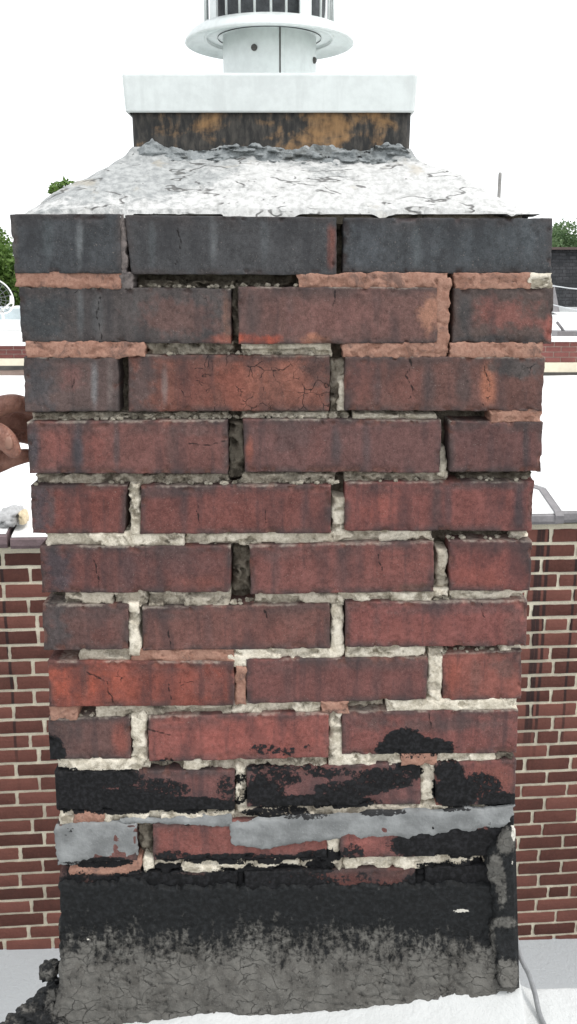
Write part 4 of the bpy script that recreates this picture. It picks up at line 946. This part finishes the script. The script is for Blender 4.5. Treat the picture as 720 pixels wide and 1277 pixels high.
# far parapet: bricks, pale flashing strip, cap
M_PB = simple('far_parapet_brick', (.17, .062, .054), .9, .3, 3, 0); M_PM = simple('far_parapet_mortar', (.36, .27, .23), .9, .15, 3); M_CRM = simple('cream_flashing', (.66, .60, .47), .7, .12, 2); M_BLK = simple('black_flashing_edge', (.05, .045, .04), .8, .4, 3)
def parapet(x0, x1, vtop, vstrip0, vstrip1, uref, label, ncol):
    e = empty('parapet_wall', ((x0+x1)/2, YP, zp0), label, 'wall')
    zt2 = pv(uref, vtop, YP).z; zs0 = pv(uref, vstrip0, YP).z; zs1 = pv(uref, vstrip1, YP).z
    mb = MB(); mb.box((x0, YP+.012, zs1-.3), (x1, YP+.25, zt2)); mb.build('mortar_bed', M_PM, e)
    hb = (zt2-zs0)/ncol; mb = MB(); rr3 = random.Random(int(x0*10))
    for r in range(ncol):
        x = x0-(r % 2)*.1
        while x < x1:
            mb.box((max(x, x0)+.005, YP+rr3.uniform(-.003, .003), zs0+r*hb+.006), (min(x+.205, x1), YP+.1, zs0+(r+1)*hb-.006)); x += .215
    tag(mb.build('brick_courses', M_PB, e), kind='stuff')
    mb = MB(); mb.box((x0, YP-.02, zs1), (x1, YP+.011, zs0)); mb.build('flashing_strip', M_CRM, e)
    xs_ = np.linspace(x0, x1, 120); mb = MB(); lo = [zs1-.03-.05*float(vn(np.array(x*2.3), np.array(.5), 2)) for x in xs_]
    vs = [(x, YP-.026, zs1) for x in xs_]+[(x, YP-.03, l) for x, l in zip(xs_, lo)]+[(x, YP+.01, zs1) for x in xs_]+[(x, YP+.01, l) for x, l in zip(xs_, lo)]
    k = 120; fs = [(i, k+i, k+i+1, i+1) for i in range(k-1)]+[(i, i+1, 2*k+i+1, 2*k+i) for i in range(k-1)]+[(k+i, 3*k+i, 3*k+i+1, k+i+1) for i in range(k-1)]
    mb.add(vs, fs); mb.build('tar_edge', M_BLK, e)
    mb = MB(); mb.box((x0, YP-.05, zt2), (x1, YP+.30, zt2+.05)); mb.build('cap_strip', M_COPW, e)
    return zt2
zq = parapet(.1, 7, 426, 452, 464, 705, 'low far brick parapet with cream strip, right of the chimney', 4)
parapet(-7, .08, 431, 447, 456, 20, 'low far brick parapet with cream strip, left of the chimney', 3)
YM = 20.0; zm = pv(700, 389, YM).z
roofsheet('far_roof', YP+.26, zq-.35, YM, zm, -9, 9, M_WROOF2)
mb = MB(); mb.box((-9, YM-.1, zm-.05), (9, YM+.1, zm+.10)); tag(mb.build('roof_edge_rail', simple('grey_edge_metal', (.42, .43, .43), .6, .15, 4)), 'pale metal edging along the back of the far white roof', 'edging')
# small vent with bent pipe near far parapet
def vent(u, v, Yv, label):
    p = pv(u, v, Yv); e = empty('roof_vent', p, label, 'vent'); mb = MB(); mb.box((p.x-.05, Yv, p.z-.1), (p.x+.55, Yv+.3, p.z+.09)); mb.build('base', M_COP, e)
    mb = MB(); mb.tube([p+Vector((.1, .1, .05)), p+Vector((.04, .1, .13)), p+Vector((-.04, .1, .22))], .022, 8); mb.build('pipe', M_COP, e, True)
vent(699, 421, 13.2, 'small grey vent with bent pipe on the far white roof')

# dark shingled mansard house
def shingle_mat():
    m, t, b = newmat('dark_shingles'); g = Nd(t); o = g.obj()
    br = g.n('TexBrick', None, Vector=g.mapping(o, (1, 1, 1), (R(90), 0, 0)), Scale=3.0, Color1=(.022, .024, .027, 1), Color2=(.055, .055, .06, 1), Mortar=(.008, .008, .009, 1))
    br.inputs['Mortar Size'].default_value = .02
    n = g.noise(o, 5, 6, .7); n5 = g.noise(o, 14, 5, .75); c = g.mix(g.step(n5, .5, .7, 0, .8), br.outputs[0], (.07, .07, .075)); c = g.mix(g.step(n, .45, .62, 0, .8), c, (.016, .017, .02)); g.set(b.inputs['Base Color'], c); g.set(b.inputs['Roughness'], .9)
    return m
M_SHG = shingle_mat()
YD = 23.0; zd0 = pv(700, 392, YD).z-3; zd1 = pv(700, 311, YD).z
hx0 = pv(668, 350, YD).x; hx1 = hx0+9
hse = empty('house', ((hx0+hx1)/2, YD, zd0), 'dark shingled mansard house beyond the far white roof', 'house')
mb = MB(); mb.add([(hx0, YD, zd0+2.4), (hx1, YD, zd0+2.4), (hx1, YD+.5, zd1), (hx0, YD+.5, zd1), (hx0, YD+7, zd0+2.4), (hx1, YD+7, zd0+2.4), (hx1, YD+6.5, zd1), (hx0, YD+6.5, zd1)], [(0, 1, 2, 3), (1, 5, 6, 2), (5, 4, 7, 6), (4, 0, 3, 7), (3, 2, 6, 7)]); mb.build('mansard_roof', M_SHG, hse)
mb = MB(); mb.box((hx0-.1, YD+.35, zd1), (hx1+.1, YD+6.6, zd1+.06)); mb.build('roof_cap', simple('brown_cap_metal', (.10, .07, .065), .7, .2, 3), hse)
mb = MB(); mb.box((hx0+.1, YD+.1, -6.5), (hx1-.1, YD+6.9, zd0+2.4)); mb.build('wall', M_PB, hse)
# wedge shaped vent hood at its corner
p = pv(690, 386, 19.3); mb = MB(); mb.add([(p.x-.3, 19.3, p.z-.05), (p.x+.14, 19.3, p.z-.05), (p.x+.02, 19.4, p.z+.5), (p.x-.2, 19.4, p.z+.5), (p.x-.3, 19.8, p.z-.05), (p.x+.14, 19.8, p.z-.05), (p.x+.02, 19.7, p.z+.5), (p.x-.2, 19.7, p.z+.5)], [(0, 1, 2, 3), (1, 5, 6, 2), (5, 4, 7, 6), (4, 0, 3, 7), (3, 2, 6, 7), (0, 4, 5, 1)])
tag(mb.build('vent_hood', M_COP), 'grey tapered vent hood standing on the back edge of far roof', 'vent hood')
# wires
M_WIRE = simple('pale_wire', (.55, .57, .58), .6, .1, 3)
for k, (va, vb_, lab) in enumerate(((357, 361, 'upper thin pale wire strung before the dark shingled house'), (381, 388, 'lower thin pale wire strung before the dark shingled house'))):
    a = pv(694, va, 17.5+k); b_ = pv(730, vb_, 17.0+k); d = b_-a; mb = MB()
    mb.tube(spline([a-d*1.0-Vector((0, 0, -.02)), a, b_, a+d*4+Vector((0, 0, .1)), a+d*9+Vector((0, 0, .6))], 5), .010, 6); tag(mb.build('wire', M_WIRE, None, True), lab, 'wire')
# left: low skylight box, satellite dish
M_SKYL = simple('pale_blue_skylight', (.46, .53, .55), .4, .15, 3)
p = pv(0, 402, 16.5); e = empty('skylight', p, 'low pale skylight box on the far roof at left of the chimney', 'skylight')
mb = MB(); x1 = pv(22, 400, 16.5).x+.3; mb.box((p.x-2, 16.5, p.z-.15), (x1, 17.6, p.z+.05)); mb.build('curb', M_COPW, e)
mb = MB(); mb.box((p.x-1.95, 16.52, p.z+.05), (x1-.05, 17.55, p.z+.24)); mb.build('glazing', M_SKYL, e)
for k in range(6): mb = MB(); xx = p.x-1.9+k*(x1-p.x+1.8)/5; mb.box((xx, 16.505, p.z+.05), (xx+.05, 17.56, p.z+.255)); mb.build('glazing_bar', M_COPW, e)
M_DISH = simple('grey_dish_paint', (.13, .14, .14), .6, .2, 4)
dc = pv(-6, 372, 15.2); e = empty('satellite_dish', pv(-6, 400, 15.2), 'open wire satellite dish with pale rim on far roof at left edge', 'satellite dish')
mb = MB(); ax = Vector((.75, -.55, .38)).normalized(); ux = ax.orthogonal().normalized(); uy = ax.cross(ux); nr = 8; vs = [tuple(dc)]
for i in range(1, nr+1):
    for k in range(32): r_ = .30*i/nr; a = 2*math.pi*k/32; vs.append(tuple(dc+(ux*math.cos(a)+uy*math.sin(a))*r_+ax*(r_*r_*.9)))
for k in range(16):            # open wire dish: ribs and hoops
    mb.tube([Vector(vs[1+i*32+k*2]) for i in range(nr)], .0045, 5)
for i in (2, 4, 6): mb.tube([Vector(vs[1+i*32+k % 32]) for k in range(33)], .004, 5, False)
mb.build('dish', M_DISH, e, True); rim = MB(); rim.tube([dc+(ux*math.cos(2*math.pi*k/32)+uy*math.sin(2*math.pi*k/32))*.30+ax*.081 for k in range(33)], .013, 6, False); rim.build('dish_rim', M_COPW, e, True)
mb = MB(); lowp = dc-uy*0+Vector((0, 0, -.27))+ax*.05; mb.tube([lowp, lowp+ax*.42+Vector((0, 0, .05))], .014, 6); mb.tube([lowp+ax*.40+Vector((0, 0, .02)), lowp+ax*.42+Vector((0, 0, .14))], .03, 8); mb.build('feed_arm', M_COPW, e, True)
mb = MB(); mb.tube([dc-ax*.02, dc-ax*.06-Vector((0, 0, .1)), dc-ax*.06-Vector((0, 0, .75))], .028, 8); mb.build('mast', M_DISH, e, True)
# slim mast behind the crown
pt = pv(624, 215, 8.5); mb = MB(); mb.tube([(pt.x, 8.5, -.8), (pt.x, 8.5, pt.z-.02), (pt.x, 8.5, pt.z)], [.019, .017, .014], 10)
tag(mb.build('vent_pipe', simple('weathered_pipe', (.25, .24, .23), .7, .25, 12), None, True), 'slim grey upright pipe rising above the white crown slope', 'pipe')

# ------------------------------------------------------------------ trees
def leaf_mat(name, c, c2):
    m, t, b = newmat(name); g = Nd(t); o = g.obj(); n = g.noise(o, 1.2, 4, .6); n2 = g.noise(o, 9, 3, .6)
    cc = g.mix(g.step(g.math('ADD', g.math('MULTIPLY', n, .6), g.math('MULTIPLY', n2, .4)), .35, .65), c, c2); g.set(b.inputs['Base Color'], cc); g.set(b.inputs['Roughness'], .6)
    b.inputs['Specular IOR Level'].default_value = .3
    tr = t.nodes.new('ShaderNodeBsdfTranslucent'); g.set(tr.inputs[0], cc); mx = t.nodes.new('ShaderNodeMixShader'); mx.inputs[0].default_value = .35
    out = [q for q in t.nodes if q.type == 'OUTPUT_MATERIAL'][0]; t.links.new(b.outputs[0], mx.inputs[1]); t.links.new(tr.outputs[0], mx.inputs[2]); t.links.new(mx.outputs[0], out.inputs[0])
    return m
M_L1 = leaf_mat('bright_green_leaves', (.075, .15, .03), (.20, .30, .08)); M_L2 = leaf_mat('mid_green_leaves', (.085, .15, .065), (.19, .27, .13)); M_BARK = simple('bark', (.09, .07, .055), .95, .3, 6, .01)
def tree(x, y, ztop, rad, label, mat, seed, nl=15000, leaf=.13, squat=.8):
    rr = random.Random(seed); base = Vector((x, y, -6.5)); e = empty('tree', base, label, 'tree')
    zc = ztop-rad*squat; mb = MB(); limbs = []
    mb.tube([base, base+Vector((.1, 0, (zc+6.5)*.5)), Vector((x, y, zc))], [.3, .22, .14], 8)
    lobes = []
    for k in range(16):
        a = rr.uniform(0, 6.28); el = rr.uniform(-.5, 1.0); q = rad*rr.uniform(.45, .8)
        c = Vector((x+math.cos(a)*math.cos(el)*q, y+math.sin(a)*math.cos(el)*q, zc+math.sin(el)*q*squat)); lobes.append((c, rad*rr.uniform(.24, .42)))
        mb.tube([Vector((x, y, zc-rad*.6)), (Vector((x, y, zc-rad*.3))+c)/2, c], [.11, .06, .02], 6)
    mb.build('trunk', M_BARK, e, True)
    vs = []; fs = []
    for k in range(nl):
        c, lr = lobes[rr.randrange(len(lobes))]
        d = Vector((rr.gauss(0, 1), rr.gauss(0, 1), rr.gauss(0, 1))).normalized()*lr*(rr.random()**.35)*rr.uniform(.8, 1.15)
        p = c+d; t1 = Vector((rr.gauss(0, 1), rr.gauss(0, 1), rr.gauss(0, .6))).normalized(); nn = t1.orthogonal().normalized(); nn = (nn*math.cos(k)+t1.cross(nn)*math.sin(k)); s = leaf*rr.uniform(.6, 1.3)
        o = len(vs); vs += [tuple(p-t1*s*.6), tuple(p+nn*s*.32), tuple(p+t1*s*.6), tuple(p-nn*s*.32)]; fs.append((o, o+1, o+2, o+3))
    mesh('crown', vs, fs, mat, e, False)
def tz(u, v, Y): return pv(u, v, Y).z
pl = pv(-20, 262, 27); tree(pl.x-1.0, 27, pv(0, 266, 27).z, 2.4, 'bright leafy green tree behind the satellite dish', M_L1, 1)
pl = pv(-40, 200, 33); tree(pl.x-1.1, 33, pv(0, 232, 33).z, 2.6, 'taller tree at the left edge rising above the bright leafy one', M_L2, 2)
pl = pv(77, 222, 30); tree(pl.x, 30, pv(77, 211, 30).z, .62, 'narrow treetop peeking over the left slope of the chimney crown', M_L1, 3, 420, .17, 1.8)
pl = pv(722, 270, 36); tree(pl.x+.5, 36, pv(715, 258, 36).z, 2.4, 'pale green tree behind the dark shingled house', M_L2, 4)
pl = pv(690, 290, 40); tree(pl.x, 40, pv(695, 282, 40).z, 1.7, 'low green treetop between the chimney and the pale green tree', M_L2, 5)
pl = pv(300, 300, 44); tree(pl.x, 44, pv(300, 330, 44).z, 3.2, 'wide tree hidden mostly behind the brick chimney', M_L1, 6)

# ------------------------------------------------------------------ hand gripping the chimney
def skin_mat():
    m, t, b = newmat('brown_skin'); g = Nd(t); o = g.obj(); n = g.noise(o, 60, 5, .6); n2 = g.noise(o, 600, 3, .6)
    g.set(b.inputs['Base Color'], g.mix(g.step(n, .35, .65), (.17, .072, .050), (.33, .165, .12))); g.set(b.inputs['Roughness'], .55)
    b.inputs['Subsurface Weight'].default_value = .12; b.inputs['Subsurface Radius'].default_value = (.004, .0015, .0008); b.inputs['Subsurface Scale'].default_value = 1.0
    wv = g.n('TexVoronoi', {'feature': 'DISTANCE_TO_EDGE'}, Vector=g.mapping(o, (2.2, 1, 1)), Scale=160.0).outputs[0]
    g.set(b.inputs['Normal'], g.bump(g.math('ADD', g.math('MULTIPLY', n2, .5), g.step(wv, 0, .12)), .5, .0009)); return m
M_SKIN = skin_mat()
hb = MB()
def chain(pts, rad, k=5):
    ps = [pv(u, v, y) for u, v, y in pts]; sp = spline(ps, k); rs = np.interp(np.linspace(0, len(pts)-1, len(sp)), range(len(pts)), rad).tolist()
    d = (sp[-1]-sp[-2]).normalized(); r = rs[-1]; sp += [sp[-1]+d*r*.5, sp[-1]+d*r*.85, sp[-1]+d*r*.98]; rs += [r*.87, r*.52, r*.15]
    d0 = (sp[0]-sp[1]).normalized(); sp = [sp[0]+d0*rs[0]*.9, sp[0]+d0*rs[0]*.5]+sp; rs = [rs[0]*.3, rs[0]*.85]+rs
    hb.tube(sp, rs, 16)
chain([(-62,543,.020),(-36,524,.022),(-8,510,.026),(14,503,.034),(30,505,.044),(40,510,.052)], [.0120,.0118,.0112,.0100,.0090,.0080])      # index
chain([(-66,556,.034),(-38,540,.044),(-8,526,.054),(14,522,.062),(32,525,.070),(42,530,.076)], [.0122,.0120,.0116,.0112,.0104,.0090])      # middle
chain([(-66,572,.040),(-40,556,.050),(-8,543,.060),(12,540,.068),(28,542,.076),(40,546,.084)], [.0118,.0114,.0110,.0104,.0094,.0082])      # ring
chain([(-66,598,.036),(-40,588,.036),(-8,580,.040),(12,573,.044),(28,569,.050),(38,568,.056)], [.0112,.0110,.0104,.0092,.0082,.0070])      # little
chain([(-80,604,.000),(-52,572,-.010),(-26,546,-.014),(-6,541,-.012),(8,550,-.008),(17,562,-.004)], [.0150,.0138,.0128,.0124,.0112,.0082])   # thumb
chain([(-70,560,.02),(-30,556,.028),(-14,555,.034)], [.02,.019,.015])
for q in ((-70,545,.02),(-70,565,.026),(-72,588,.028),(-74,604,.028)): chain([(-140,600,.005),(-105,575+(q[1]-565)*.6,.012),q], [.019,.017,.0125])
chain([(-150,620,.0),(-110,610,-.002),(-78,600,.002)], [.02,.019,.016]); chain([(-420,760,-.22),(-260,670,-.09),(-140,605,.0)], [.040,.034,.025])
hand = hb.build('person', M_SKIN, None, True)
md = hand.modifiers.new('remesh', 'REMESH'); md.mode = 'VOXEL'; md.voxel_size = .0016; md.use_smooth_shade = True
md = hand.modifiers.new('smooth', 'SMOOTH'); md.iterations = 6; md.factor = .5
tag(hand, "person's bare brown hand gripping the left edge of the brick chimney", 'person')

nail = lump('thumb_nail', pv(11, 552, -.0175), .0048, .0022, .0068, simple('nail', (.28, .15, .11), .4, .1, 60), 2.0, hand, 16, 8)
